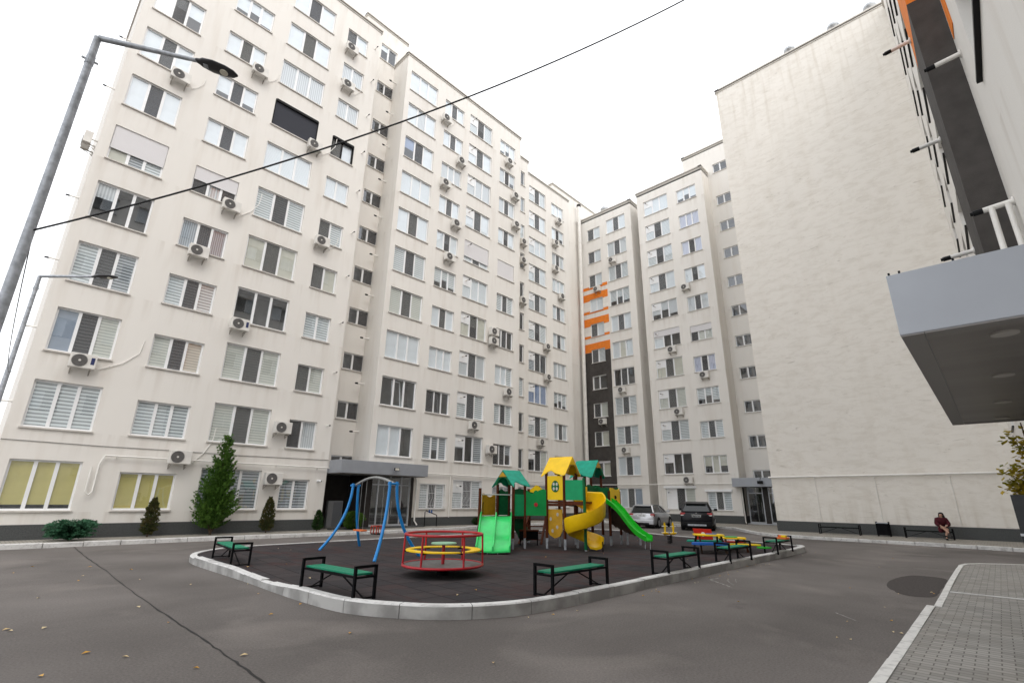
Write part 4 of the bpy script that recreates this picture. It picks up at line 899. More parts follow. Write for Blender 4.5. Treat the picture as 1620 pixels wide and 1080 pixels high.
def chains(x, y, dz, dx):
    b = MB(); f = (15.14 - y) / 3.14; zt_ = 2.03 + .2 * math.sin(PI * f)
    for s in (-1, 1): b.tube([tuple(Vector((x, y + s * .14, zt_)) - SO), tuple(Vector((x, y + s * .14, dz)) - SO)], .005, 5)
    ob('chain', b, STEEL, t)
chains(8.44, 14.3, .72, 0); chains(8.1, 12.8, .9, 0)
b = MB(); b.T = Matrix.Translation(Vector((8.44, 14.3, .68)) - SO); b.box(-.10, .10, -.24, .24, 0, .045); ob('board_seat', b, ORB, t, bev=.012)
b = MB(); b.T = Matrix.Translation(Vector((8.1, 12.8, .68)) - SO); b.box(-.12, .12, -.14, .14, 0, .03); ob('cradle_seat', b, BLK, t, bev=.006)
b = MB(); b.T = Matrix.Translation(Vector((8.1, 12.8, .68)) - SO)
for x, y in ((-.12, -.14), (.12, -.14), (.12, .14), (-.12, .14), (.12, 0), (-.12, 0)): b.bar((x, y, .02), (x, y, .22), .022)
for z in (.22,): b.bar((-.12, -.14, z), (.12, -.14, z), .022); b.bar((.12, -.14, z), (.12, .14, z), .022); b.bar((.12, .14, z), (-.12, .14, z), .022); b.bar((-.12, .14, z), (-.12, -.14, z), .022)
ob('safety_cage', b, pm('red_orange_bars', (.40, .04, .02), .5), t)

# ------------------------------------------------------------ roundabout
t = thing('merry_go_round', 'red tubular roundabout with yellow ring seats and pale green centre table', 'roundabout', (7.25, 8.83, .13))
R0 = .84
ob('top_ring', MB().ring(0, 0, .80, R0 - .02, .026, 56, 10), RED, t, smooth=True); ob('bottom_ring', MB().ring(0, 0, .20, R0, .026, 56, 10), RED, t, smooth=True)
ob('platform', MB().cyl(0, 0, .185, .205, R0 - .02, 48), TREAD, t); ob('centre_pole', MB().cyl(0, 0, .0, .60, .035, 14), RED, t, smooth=True); ob('bearing_foot', MB().cyl(0, 0, 0, .18, .12, 16), BLK, t)
ob('table_disc', MB().cyl(0, 0, .60, .625, .27, 36), PALEG, t, bev=.006)
a0 = math.radians(20)
for k in range(6):
    a = a0 + k * PI / 3; x, y = R0 * math.cos(a), R0 * math.sin(a); ob('upright', MB().tube([(x, y, .2), (x * .98, y * .98, .80)], .021, 10), RED, t, smooth=True)
for k in range(3):
    b = MB(); a1 = a0 + k * 2 * PI / 3 + PI / 3 * .04; a2 = a1 + PI / 3 * 1.9; n = 16; o_ = []; i_ = []
    for j in range(n + 1):
        f = j / n; a = a1 + (a2 - a1) * f; e = .055 * math.sin(f * PI) ** .5; o_.append(((R0 - .045) * math.cos(a), (R0 - .045) * math.sin(a))); q = R0 - .13 - e * 2.2; i_.append((q * math.cos(a), q * math.sin(a)))
    b.prism(o_ + i_[::-1], .475, .50); ob('seat', b, YEL, t, bev=.004)
b = MB()
for k in range(6):
    a = a0 + k * PI / 3; b.bar((.62 * math.cos(a), .62 * math.sin(a), .462), ((R0 - .02) * math.cos(a), (R0 - .02) * math.sin(a), .462), .024)
ob('seat_bracket', b, BLK, t)

# ------------------------------------------------------------ play tower
PT = thing('play_tower', 'large play structure with yellow and green roofs and several slides', 'play structure', (12.95, 11.75, .13), math.atan2(-.74, .672))
Z0 = .13
def post(x, y, z1, z0=.45, m=WOOD, nm='post'):
    o = ob(nm, MB().cyl(x, y, z0 - Z0, z1 - Z0, .05, 12), m, PT, smooth=True); f = ob('steel_foot', MB().box(x - .035, x + .035, y - .035, y + .035, 0, z0 - Z0 + .02), GALV, o); return o
def wavy(p0, p1, zlo, zhi, mat, nm, amp=.0, t_=.03, cut=None, n=16, phase=0., side='top', label=None):
    """board standing between two plan points; the top edge can undulate"""
    p0, p1 = Vector((*p0, 0)), Vector((*p1, 0)); d = p1 - p0; L = d.length; d.normalize()
    pts = [(0, zlo - Z0), (L, zlo - Z0)] + [(L * (1 - i / n), zhi - Z0 + amp * math.sin(phase + 2 * PI * (1 - i / n))) for i in range(n + 1)]
    b = MB(); b.T = Matrix.Translation(p0) @ Matrix.Rotation(math.atan2(d.y, d.x), 4, 'Z'); b.slab(pts, 0, t_)
    return ob(nm, b, mat, PT)
def roof(p0, p1, q0, q1, ze, zr, mat, over=.12):
    """gable roof: eave A runs p0->p1, eave B runs q0->q1; scalloped eaves; gable boards at both ends"""
    P0, P1, Q0, Q1 = (Vector((*p, 0)) for p in (p0, p1, q0, q1)); dr_ = (P1 - P0).normalized(); P0 -= dr_ * over; Q0 -= dr_ * over; P1 += dr_ * over; Q1 += dr_ * over
    m0, m1 = (P0 + Q0) / 2, (P1 + Q1) / 2
    b = MB(); n = 14
    for E0, E1 in ((P0, P1), (Q0, Q1)):
        out0 = (E0 - m0); out1 = (E1 - m1); v = []
        for i in range(n + 1):
            f = i / n; e = E0.lerp(E1, f); m_ = m0.lerp(m1, f); o = out0.lerp(out1, f); w_ = .17 * (math.cos(2 * PI * (f * 1.15 + .06)) - .1) + .07 * math.cos(4 * PI * f)
            tip = e + o * (.18 + w_); tz = ze - (zr - ze) * (.18 + w_)
            v += [(m_.x, m_.y, zr - Z0), (tip.x, tip.y, tz - Z0), (m_.x, m_.y, zr - Z0 - .03), (tip.x, tip.y, tz - Z0 - .03)]
        fs = []
        for i in range(n): a = 4 * i; fs += [(a, a + 1, a + 5, a + 4), (a + 2, a + 6, a + 7, a + 3), (a + 1, a + 3, a + 7, a + 5)]
        fs += [(0, 2, 3, 1), (4 * n, 4 * n + 1, 4 * n + 3, 4 * n + 2)]; b.add(v, fs)
    r = ob('roof', b, mat, PT)
    for A, B_ in ((P0, Q0), (P1, Q1)):
        sgn = -1 if A is P0 else 1
        for inset, mt, sc, nm in ((.02, DGRN if mat is TEAL else OCH, 1.02, 'gable_arch'), (.035, OCH if mat is TEAL else YEL, .6, 'gable_panel')):
            c = (A + B_) / 2 - dr_ * inset * sgn * (1 if sc > 1 else -.2); u = (B_ - A) / 2; Lu = u.length; un = u / Lu
            b2 = MB(); b2.T = Matrix.Translation(c) @ Matrix.Rotation(math.atan2(un.y, un.x), 4, 'Z'); h_ = zr - ze; zz = ze - Z0
            if sc > 1:
                pts = [(-Lu * 1.1, zz - .10), (0, zz + h_ - .04), (Lu * 1.1, zz - .10), (Lu * .78, zz - .09)] + [(Lu * .72 * math.cos(a), zz - .08 + .62 * h_ * math.sin(a)) for a in [PI * i / 12 for i in range(13)]] + [(-Lu * .78, zz - .09)]
                n2 = len(pts)
                # build as strip between the outer gable line and inner arch
                outer = [(-Lu * 1.1 + 2.2 * Lu * i / 12, zz - .10 + (h_ + .06) * (1 - abs(2 * i / 12 - 1))) for i in range(13)]; inner = [(-Lu * .72 * math.cos(PI * i / 12), zz - .10 + .60 * h_ * math.sin(PI * i / 12)) for i in range(13)]
                for i in range(12): b2.slab([inner[i], inner[i + 1], outer[i + 1], outer[i]], 0, .025)
            else: b2.slab([(-Lu * .5, zz + .42 * h_), (Lu * .5, zz + .42 * h_), (0, zz + h_ - .07)], 0, .02)
            ob(nm, b2, mt, r)
    return r
def deck(poly, z, mat=DWOOD): b = MB(); b.prism(poly, z - .07 - Z0, z - Z0); return ob('deck', b, mat, PT)
# tower one: double slide
pL, pF, pR, pB, pS = (-.85, .35), (-.29, -.35), (.10, -.07), (-.46, .63), (-1.40, -.38)
post(*pS, 2.0); post(*pL, 2.16); post(*pF, 2.16); post(*pR, 2.16); post(*pB, 2.16)
deck([pS, pF, pR, pB, pL], 1.12)
roof(pF, pR, pL, pB, 2.22, 2.62, TEAL)
wavy((-1.33, -.3), (-.92, .28), 1.14, 1.78, OCH, 'side_panel', .06, phase=1.2); wavy(pF, pR, 1.14, 1.82, GPAN, 'side_panel'); wavy((-.8, .38), (-.5, .6), 1.14, 1.95, DGRN, 'side_panel', .04)
ob('cross_bar', MB().tube([(-1.4, -.38, 1.80 - Z0), (-.29, -.35, 1.80 - Z0)], .018, 8), STEEL, PT)
for x in (-1.28, -.42): ob('grab_rail', MB().tube([(x, -.4, 1.2 - Z0), (x, -.52, 1.25 - Z0), (x, -.52, 1.5 - Z0), (x, -.4, 1.55 - Z0)], .012, 8), BLK, PT, smooth=True)
def slide(xc, y0, y1, z0, z1, wd, mat, lanes=1, x2=None, waves=1.6, nm='slide'):
    """sweep a lipped trough down a slightly wavy path"""
    n = 28; b = MB(); x2 = xc if x2 is None else x2; hw = wd / 2; prof = [(-hw - .02, -.02), (-hw - .02, .14), (-hw + .015, .155), (-hw + .03, .01)]
    if lanes == 2: prof += [(-.03, 0), (-.018, .13), (.018, .13), (.03, 0)]
    prof += [(hw - .03, .01), (hw - .015, .155), (hw + .02, .14), (hw + .02, -.02), (0, -.05)]
    m_ = len(prof); dv = Vector((x2 - xc, y1 - y0, 0)).normalized(); sd = Vector((-dv.y, dv.x, 0)) * -1
    for i in range(n + 1):
        f = i / n; g = f + .0 ; h = z0 + (z1 - z0) * (.0 + (1 - math.cos(PI * min(1, f * 1.02))) / 2 * .45 + f * .55) + .045 * math.sin(2 * PI * waves * f) * math.sin(PI * f)
        c = Vector((xc + (x2 - xc) * f, y0 + (y1 - y0) * f, h - Z0)); v = [tuple(c + sd * p + Vector((0, 0, q))) for p, q in prof]; b.add(v, [])
        if i: o = (i - 1) * m_; b.f += [(o + k, o + (k + 1) % m_, o + m_ + (k + 1) % m_, o + m_ + k) for k in range(m_)]; b.m += [0] * m_
    b.f += [tuple(range(m_ - 1, -1, -1)), tuple(n * m_ + k for k in range(m_))]; b.m += [0, 0]
    return ob(nm, b, mat, PT, smooth=True)
s1 = slide(-.84, -.42, -2.12, 1.12, .22, .98, LGRN, 2, nm='double_slide')
for x in (-1.0, -.7): ob('slide_leg', MB().tube([(x, -2.0, 0), (x, -2.0, .12)], .015, 8), GALV, s1)
# bridge
wavy((.12, -.09), (.82, .06), 1.15, 1.93, MGRN, 'bridge_panel', .07, n=20, phase=2.6); wavy((-.30, .72), (.9, .75), 1.15, 1.95, DGRN, 'bridge_panel', .07, n=20, phase=.5)
ob('ladybird', MB().tube([(.47, -.045, 1.50 - Z0), (.47, -.075, 1.50 - Z0)], .065, 16), RED, PT)
deck([(.1, -.05), (.84, .1), (1.0, .75), (-.2, .7)], 1.25)
# tower two
a, c, d, e = (.84, .10), (1.41, -.30), (1.89, .40), (1.32, .80)
for q in (a, c, d, e): post(*q, 2.56)
deck([a, c, (2.0, -.6), (2.35, -.1), d, e], 1.62, WOOD)
roof(a, c, e, d, 2.62, 3.10, YELP)
hp = wavy(a, c, 1.66, 2.44, YEL, 'window_panel')
dd = (Vector((*c, 0)) - Vector((*a, 0))).normalized(); mid = (Vector((*a, 0)) + Vector((*c, 0))) / 2 + Vector((-.0, -.022, 0)); b = MB(); b.T = Matrix.Translation(mid) @ Matrix.Rotation(math.atan2(dd.y, dd.x), 4, 'Z')
b.slab([(.15 * math.cos(t_) * (1 - .15 * math.sin(t_)), 2.1 - Z0 + .19 * math.sin(t_)) for t_ in [2 * PI * i / 16 for i in range(16)]], -.004, .016); wf = ob('window_frame', b, DGRN, hp)
b = MB(); b.T = Matrix.Translation(mid + Vector((0, -.012, 0))) @ Matrix.Rotation(math.atan2(dd.y, dd.x), 4, 'Z')
for x in (-.06, .06):
    for z in (2.02, 2.17): b.slab([(x + .04 * math.cos(t_), z - Z0 + .055 * math.sin(t_)) for t_ in [2 * PI * i / 10 for i in range(10)]], -.004, .012)
ob('window_opening', b, pm('pale_wall_seen_through', (.55, .55, .50), .8), wf)
wavy(c, (2.0, -.58), 1.66, 2.30, GPAN, 'side_panel'); wavy(e, d, 1.66, 2.3, DGRN, 'side_panel', .05); wavy((1.93, -.3), (2.2, -.05), 1.66, 2.1, YEL, 'side_panel')
wavy((1.5, -.25), (1.98, .3), 1.52, 1.60, WOOD, 'deck_beam'); wavy(a, c, 1.46, 1.54, WOOD, 'deck_beam'); wavy(c, (2.02, -.6), 1.50, 1.60, WOOD, 'deck_beam')
b = MB(); b.T = Matrix.Translation((1.1, -.02, 0)) @ Matrix.Rotation(-.6, 4, 'Z')
pts = [(-.3, 1.36 - Z0), (-.3, .72 - Z0), (-.2, .55 - Z0), (0, .45 - Z0), (.2, .52 - Z0), (.3, .70 - Z0), (.3, 1.36 - Z0)]; b.slab(pts, 0, .025); cl = ob('climbing_panel', b, OCH, PT)
b = MB(); b.T = Matrix.Translation((1.1, -.02, 0)) @ Matrix.Rotation(-.6, 4, 'Z')
for x, z in ((-.15, 1.05), (.1, .8), (.12, 1.2), (-.08, .68)): b.slab([(x + .045 * math.cos(t_), z - Z0 + .06 * math.sin(t_)) for t_ in [2 * PI * i / 10 for i in range(10)]], 0, .032)
ob('hand_hole', b, pm('hole_light', (.45, .42, .36), .8), cl)
# low counter under the bridge and its frame
b = MB(); b.box(-.10, .60, 1.0, 1.35, .60 - Z0, .64 - Z0); ct = ob('counter', b, WOOD, PT); b = MB(); b.box(-.08, .58, 1.05, 1.3, .2, .466); ob('counter_front', b, BLK, ct)
b = MB(); [b.bar((x, 1.1, 0), (x, 1.1, .2), .04) for x in (-.05, .55)]; ob('counter_leg', b, BLK, ct)
# rear tower with yellow panels seen over the bridge
for q in ((.25, 2.2), (.95, 2.2), (.3, 3.0), (1.0, 3.0)): post(*q, 2.05)
deck([(.25, 2.2), (.95, 2.2), (1.0, 3.0), (.3, 3.0)], 1.2); wavy((.3, 2.2), (.9, 2.2), 1.3, 2.1, YEL, 'side_panel', .08, phase=-1.2); wavy((.45, 2.15), (.8, 2.15), 1.3, 1.95, MGRN, 'side_panel', .05)
b = MB(); b.bar((-.1, 1.6, 0), (.35, 2.2, 1.1), .07); b.bar((.7, 1.5, 0), (.95, 2.2, 1.1), .07)
for k in range(4): f = (k + .7) / 5; b.bar((-.1 + .45 * f, 1.6 + .6 * f, 1.1 * f), (.7 + .25 * f, 1.5 + .7 * f, 1.1 * f), .035)
ob('ramp_ladder', b, WOOD, PT)
slide(-.25, .75, 2.0, 1.1, .25, .4, DGRN, 1, .15, nm='rear_slide')
# spiral slide round the green column
cx, cy = 2.04, -.60
post(cx, cy, 2.36, .16, DGRN, 'spiral_column')
b = MB(); n = 64; prof = [(.07, .02), (.20, -.04), (.45, -.06), (.60, .0), (.66, .12), (.70, .34), (.735, .36), (.73, .30), (.70, .02), (.60, -.10), (.42, -.13), (.18, -.10)]; m_ = len(prof)
for i in range(n + 1):
    f = i / n; a_ = math.radians(118) - f * math.radians(470)
    z = 1.62 - 1.33 * (f ** .84); sc = 1 if f < .62 else 1 - .12 * min(1, (f - .62) / .15); hi = 1 + .8 * max(0, 1 - abs(f - .2) / .22) - .35 * max(0, min(1, (f - .6) / .2))
    v = [(cx + r * sc * .94 * math.cos(a_), cy + r * sc * .94 * math.sin(a_), z + (q if q < .2 else q * hi) - Z0) for r, q in prof]; b.add(v, [])
    if i: o = (i - 1) * m_; b.f += [(o + k, o + (k + 1) % m_, o + m_ + (k + 1) % m_, o + m_ + k) for k in range(m_)]; b.m += [0] * m_
b.f += [tuple(range(m_ - 1, -1, -1)), tuple(n * m_ + k for k in range(m_))]; b.m += [0, 0]
sp_ = ob('spiral_slide', b, YELP, PT, smooth=True)
ob('slide_leg', MB().tube([(cx + .5, cy - .25, 0), (cx + .5, cy - .25, .3)], .018, 8), BLK, sp_)
# tower three and long green slide
a3, c3, d3, e3 = (1.98, 1.85), (2.55, 1.45), (3.03, 2.15), (2.46, 2.55)
for q in (a3, c3, d3, e3): post(*q, 2.58)
deck([a3, c3, (3.2, 1.5), (3.7, 2.2), d3, e3], 1.62, WOOD); roof(a3, c3, e3, d3, 2.64, 3.12, TEAL)
post(3.2, 1.5, 2.0); post(3.72, 2.25, 2.0)
pn = wavy((3.24, 1.48), (3.72, 2.2), 1.42, 2.08, YEL, 'side_panel', .03, phase=.6); b = MB(); b.tube([(3.46, 1.80, 1.78 - Z0), (3.47, 1.77, 1.78 - Z0)], .07, 14); b.tube([(3.50, 1.84, 1.64 - Z0), (3.51, 1.81, 1.64 - Z0)], .05, 14); ob('seahorse_cutout', b, DWOOD, pn)
wavy(c3, (3.15, 1.5), 1.66, 2.15, DGRN, 'side_panel', .05); wavy((2.42, 1.5), (2.56, 1.42), 1.66, 2.2, YEL, 'side_panel'); wavy((2.3, .9), (2.75, 1.45), 1.66, 2.15, DGRN, 'bridge_panel', .06); wavy(e3, (3.72, 2.4), 1.66, 2.15, DGRN, 'side_panel', .04)
deck([d, (2.3, -.05), (2.8, 1.45), a3], 1.60)
s3 = slide(3.10, 1.42, .36, 1.64, .40, .46, SGRN, 1, 4.30, waves=1.0, nm='long_slide')
b = MB(); [b.tube([(x, .40, 0), (x + .02, .42, .28)], .014, 8) for x in (4.15, 4.32)]; ob('slide_leg', b, GALV, s3)
# scalloped dark climbing wall hanging under the third tower
b = MB(); b.T = Matrix.Translation((3.25, 1.75, 0)) @ Matrix.Rotation(math.radians(10), 4, 'Z'); n = 18
lo = [(1.15 * i / n, .38 + .28 * (1 - i / n) ** 1.5 * 1.6 + .05 * abs(math.sin(i * 1.1)) - Z0) for i in range(n + 1)]; hi_ = [(1.15 * i / n, 1.42 - .55 * i / n - Z0) for i in range(n + 1)]
for i in range(n): b.slab([lo[i], lo[i + 1], hi_[i + 1], hi_[i]], 0, .03)
cw = ob('climbing_wall', b, DWOOD, PT)
for x, y in ((3.3, 1.9), (3.9, 2.0), (4.35, 1.95)): ob('steel_foot', MB().box(x - .03, x + .03, y - .03, y + .03, 0, .4), GALV, cw)
b = MB()
for k in range(4): b.tube([(2.1 + .12 * k, .8, .35), (2.1 + .12 * k, .8, 1.4)], .008, 5)
for z in (.5, .8, 1.1): b.tube([(2.0, .8, z), (2.6, .8, z)], .008, 5)
ob('rope_net', b, BLK, PT)
b = MB(); b.ring(0, 0, 0, .3, .02, 16, 6); b.T = Matrix.Identity(4); b2 = MB(); b2.T = Matrix.Translation((1.75, .6, 1.42)) ; b2.lathe([(0, -.1), (.25, -.08), (.36, .0), (.33, .06), (0, .08)], 18); ob('hanging_tyre', b2, pm('dark_green_rubber', (.01, .06, .035), .7), PT, smooth=True)

# ------------------------------------------------------------ spring rocker, play tables
t = thing('spring_rocker', 'yellow two seat spring rocker toy standing between play tower and dark suv', 'spring toy', (18.85, 9.45, .13))
b = MB()
for i in range(2): b.tube([(.09 * math.cos(q * .7), .09 * math.sin(q * .7), .02 + q * .0062) for q in range(46)], .014, 6)
ob('spring', b, BLK, t, smooth=True)
b = MB(); b.T = Matrix.Rotation(math.radians(-45), 4, 'Z'); b.box(-.22, .22, -.03, .03, .31, .35); ob('beam', b, OCH, t, bev=.01)
for s in (-1, 1):
    b = MB(); b.T = Matrix.Rotation(math.radians(-45), 4, 'Z') @ Matrix.Translation((s * .16, 0, 0)); b.slab([(-.04, .30), (.04, .30), (.025, .45), (.045, .60), (.02, .76), (-.02, .76), (-.045, .60), (-.025, .45)], 0, .04); b.slab([(-.10, .36), (.10, .36), (.08, .40), (-.08, .40)], 0, .16); ob('rider_board', b, YEL, t)
    b = MB(); b.T = Matrix.Rotation(math.radians(-45), 4, 'Z') @ Matrix.Translation((s * .16, 0, 0)); b.tube([(-.12, -.05, .62), (.12, .05, .62)], .016, 8); b.tube([(-.16, -.05, .40), (.16, .05, .40)], .014, 8); ob('hand_bar', b, PVC, t)
t = thing('play_table', 'childrens play table with yellow top, blue bench and red back board, behind the right benches', 'play table', (16.75, 7.05, .13), math.radians(-52))
b = MB(); b.prism([(-.42, -.30), (-.2, -.36), (.2, -.36), (.42, -.30), (.48, 0), (.42, .3), (-.42, .3), (-.48, 0)], .50, .54); ob('table_top', b, YEL, t, bev=.006)
b = MB(); b.prism([(-.70, -.62), (-.5, -.72), (.3, -.72), (.42, -.62), (.35, -.36), (-.6, -.36)], .26, .33); ob('bench_seat', b, BLUB, t, bev=.008); b = MB(); b.prism([(-.6, .42), (.6, .42), (.5, .7), (-.5, .7)], .27, .32); ob('bench_seat', b, TEAL, t, bev=.008)
b = MB(); b.T = Matrix.Translation((.02, .55, 0)); b.slab([(-.26, .34), (.30, .34), (.26, .66), (-.34, .68)], .1, .03); rb_ = ob('back_board', b, REDB, t)
b = MB(); b.T = Matrix.Translation((.0, .62, 0)); b.slab([(.0 + .07 * math.cos(q * .63), .50 + .07 * math.sin(q * .63)) for q in range(10)], 0, .02); b.slab([(.16 + .035 * math.cos(q * .63), .49 + .035 * math.sin(q * .63)) for q in range(10)], 0, .02); ob('painted_number', b, PVC, rb_)
b = MB()
for x in (-.33, .33): b.bar((x, -.2, .5), (x * 1.15, -.5, 0), .05); b.bar((x, .2, .5), (x * 1.15, .5, 0), .05); b.bar((x, -.6, .26), (x, .55, .26), .04)
ob('frame', b, DWOOD, t)
b = MB(); b.prism([(-.1, -.05), (.2, -.12), (.3, .08), (.0, .16)], .541, .56); ob('game_board', b, BLUB, t)
t = thing('play_table', 'second lower play table with yellow and green tops, right of the one with blue bench', 'play table', (17.9, 6.75, .13), math.radians(-50))
b = MB(); b.prism([(-.36, -.3), (.36, -.3), (.45, 0), (.36, .3), (-.36, .3), (-.45, 0)], .38, .42); ob('table_top', b, YEL, t, bev=.006); b = MB(); b.prism([(-.25, -.2), (.1, -.25), (.2, .1), (-.2, .2)], .421, .445); ob('game_board', b, MGRN, t)
b = MB(); b.prism([(-.65, -.7), (.65, -.7), (.6, -.45), (-.6, -.45)], .22, .26); ob('bench_seat', b, YEL, t); b = MB(); b.prism([(-.5, .45), (.6, .45), (.5, .7), (-.5, .7)], .22, .26); ob('bench_seat', b, REDB, t); b = MB(); b.prism([(.5, -.95), (.9, -.85), (.85, -.6), (.5, -.72)], .16, .2); ob('step_seat', b, SGRN, t)
b = MB()
for x in (-.3, .3): b.bar((x, -.6, .21), (x, .6, .21), .04); b.bar((x, -.25, .38), (x, -.5, 0), .05); b.bar((x, .25, .38), (x, .5, 0), .05)
ob('frame', b, WOOD, t)

# ------------------------------------------------------------ cars
RUBT = pm('tyre_rubber', (.018, .018, .019), .8, noise=.3); RIM = pm('wheel_rim', (.45, .46, .48), .3, metal=.8); CGL = pm('car_glass', (.010, .013, .014), .12, spec=.45); TL = pm('tail_lamp', (.42, .01, .012), .2, noise=.3, scale=20, spec=.8); PLT = pm('number_plate', (.72, .74, .74), .5); LMP = pm('clear_lamp', (.65, .65, .62), .2); CHR = pm('chrome', (.7, .7, .7), .15, metal=1.)
def car(label, name, loc, rot, paint, L, W, H, suv):
    t = thing(name, label, 'car', loc, rot); hw = W / 2
    g = .22 if not suv else .26; bl = .675 * H                     # ground gap, belt line
    # body: stations along x (rear = 0), each a ring (half width, z)
    sts = [(0.0, .80, g + .10, bl * .80), (.06, .92, g + .02, bl * .93), (.25, .985, g, bl * .99), (.9, 1.0, g - .02, bl * 1.01), (L * .5, 1.0, g - .02, bl * .98), (L * .74, .99, g - .02, bl * .95), (L * .88, .95, g, bl * .86), (L * .97, .85, g + .05, bl * .70), (L, .70, g + .12, bl * .55)]
    b = MB(); prev = None; m_ = 12
    for i, (x, wf_, zl, zh) in enumerate(sts):
        w_ = hw * wf_; zm = zl + (zh - zl) * .55
        ring = [(x, -w_ * .9, zl), (x, w_ * .9, zl), (x, w_ * .98, zl + .10), (x, w_, zm - .05), (x, w_ * .995, zm + .05), (x, w_ * .95, zh - .06), (x, w_ * .86, zh), (x, 0, zh + .02), (x, -w_ * .86, zh), (x, -w_ * .95, zh - .06), (x, -w_ * .995, zm + .05), (x, -w_, zm - .05)]
        ring.append((x, -w_ * .98, zl + .10)); m_ = 13; b.add(ring, [])
        if i: o = (i - 1) * m_; b.f += [(o + k, o + (k + 1) % m_, o + m_ + (k + 1) % m_, o + m_ + k) for k in range(m_)]; b.m += [0] * m_
    b.f += [tuple(range(m_ - 1, -1, -1)), tuple((len(sts) - 1) * m_ + k for k in range(m_))]; b.m += [0, 0]
    body = ob('body', b, paint, t, smooth=True)
    # cabin of dark glass with painted roof and pillars
    if suv: cs = [(.10, .80, bl), (.62, .66, H * .93), (1.15, .67, H), (2.1, .68, H * .99), (2.75, .66, H * .93), (L * .70, .82, bl)]
    else: cs = [(.12, .83, bl), (.34, .68, H * .95), (.8, .66, H), (1.7, .67, H * .99), (2.2, .66, H * .94), (L * .69, .82, bl)]
    lo = [(x, hw * .86, bl - .02) for x, _, _ in cs]
    b = MB(); n = len(cs); v = []
    for (x, wf_, z) in cs: v += [(x, -hw * wf_, z), (x, hw * wf_, z)]
    for (x, y, z) in lo: v += [(x, -y, z), (x, y, z)]
    f = [(2 * i, 2 * i + 2, 2 * i + 3, 2 * i + 1) for i in range(n - 1)] + [(2 * i, 2 * n + 2 * i, 2 * n + 2 * i + 2, 2 * i + 2) for i in range(n - 1)] + [(2 * i + 1, 2 * i + 3, 2 * n + 2 * i + 3, 2 * n + 2 * i + 1) for i in range(n - 1)]
    b.add(v, f); ob('cabin_glass', b, CGL, t)
    b = MB(); q = [(x, wf_ * hw + .004, z + .004) for x, wf_, z in cs[1:-1]]
    for (a_, c_) in zip(q, q[1:]): b.add([(a_[0], -a_[1], a_[2]), (c_[0], -c_[1], c_[2]), (c_[0], c_[1], c_[2]), (a_[0], a_[1], a_[2]), (a_[0], -a_[1], a_[2] + .02), (c_[0], -c_[1], c_[2] + .02), (c_[0], c_[1], c_[2] + .02), (a_[0], a_[1], a_[2] + .02)], [(4, 5, 6, 7), (0, 3, 2, 1), (0, 1, 5, 4), (3, 7, 6, 2), (0, 4, 7, 3), (1, 2, 6, 5)])
    b.box(cs[1][0] - .12, cs[1][0] + .06, -hw * .6, hw * .6, cs[1][2] + .0, cs[1][2] + .03)
    ob('roof_panel', b, paint, t)
    b = MB()
    for s in (-1, 1):
        for (x0_, w0, z0_), (x1_, w1, z1_) in (((cs[0][0], .86, bl - .01), cs[1]), ((cs[-1][0], .86, bl - .01), cs[-2])): b.bar((x0_, s * hw * w0, z0_), (x1_, s * (hw * w1 + .005), z1_ + .01), .07, .05)
        b.bar((L * .42, s * hw * .865, bl - .02), (L * .40, s * (hw * .67 + .01), H * .98), .06, .03)
        for (a_, c_) in zip(q, q[1:]): b.bar((a_[0], s * a_[1], a_[2]), (c_[0], s * c_[1], c_[2]), .045, .03)
    ob('pillar', b, paint, t)
    for s in (-1, 1):
        b = MB(); y = s * hw
        if suv: b.box(-.005 + .03, .22, y - s * .04 - .30 * (s > 0), y - s * .04 + .30 * (s < 0), bl * .80, bl * .93)
        else: b.box(.0, .2, y - s * .055 - .24 * (s > 0), y - s * .055 + .24 * (s < 0), bl * .74, bl * .93)
        l_ = ob('tail_light', b, TL, t, bev=.03)
        b = MB(); yy = y - s * .16; b.box(-.012 if not suv else .012, .03, yy - .10, yy + .10, bl * .77, bl * .82); ob('lens', b, LMP, l_)
        b = MB(); b.box(L * .60, L * .60 + .16, s * (hw + .02) - .0 if s > 0 else s * (hw + .22), s * (hw + .22) if s > 0 else s * (hw + .02), bl + .0, bl + .15); b.bar((L * .62, s * hw * .9, bl + .03), (L * .62, s * (hw + .05), bl + .05), .04); ob('wing_mirror', b, paint, t, bev=.03)
        for xw in (L * .19, L * .79):
            r = .315 if not suv else .37; b = MB(); y0_ = s * (hw - .21); y1_ = s * (hw + .012); b.tube([(xw, y0_, r), (xw, y1_, r)], r, 28); ty = ob('wheel', b, RUBT, t, bev=.02)
            b = MB(); b.tube([(xw, y1_, r), (xw, y1_ + s * .012, r)], r * .62, 20); ob('rim', b, RIM, ty)
            b = MB(); b.tube([(xw, s * (hw - .05), r + .02), (xw, s * (hw + .003), r + .02)], r + .05, 28); ob('wheel_arch', b, BLACKP, t)
    b = MB(); b.box(-.05, .25, -hw * .90, hw * .90, g + .02, g + .32 if not suv else g + .26); ob('rear_bumper', b, BLACKP if suv else paint, t, bev=.05)
    b = MB(); b.box(-.065, -.04, -hw * .55, hw * .55, g + .03, g + .13); ob('diffuser', b, GALV if suv else BLACKP, t)
    zp = bl * .70 if suv else bl * .74
    b = MB(); b.box(-.022 if not suv else -.0, .07, -.26, .26, zp, zp + .11); p_ = ob('number_plate', b, PLT, t)
    # characters are illegible in the photograph: a run of small dark strokes
    b = MB()
    for k in range(6):
        if k != 2: b.box(-.026 if not suv else -.004, -.0225 if not suv else -.001, -.20 + k * .07, -.165 + k * .07, zp + .03, zp + .085)
    ob('plate_characters', b, BLACKP, p_)
    b = MB(); b.box(-.0, .055, -.3, .3, zp + .125, zp + .15); b.cyl(.02, 0, bl * .90, bl * .94, .04, 12); ob('tailgate_trim', b, CHR, t)
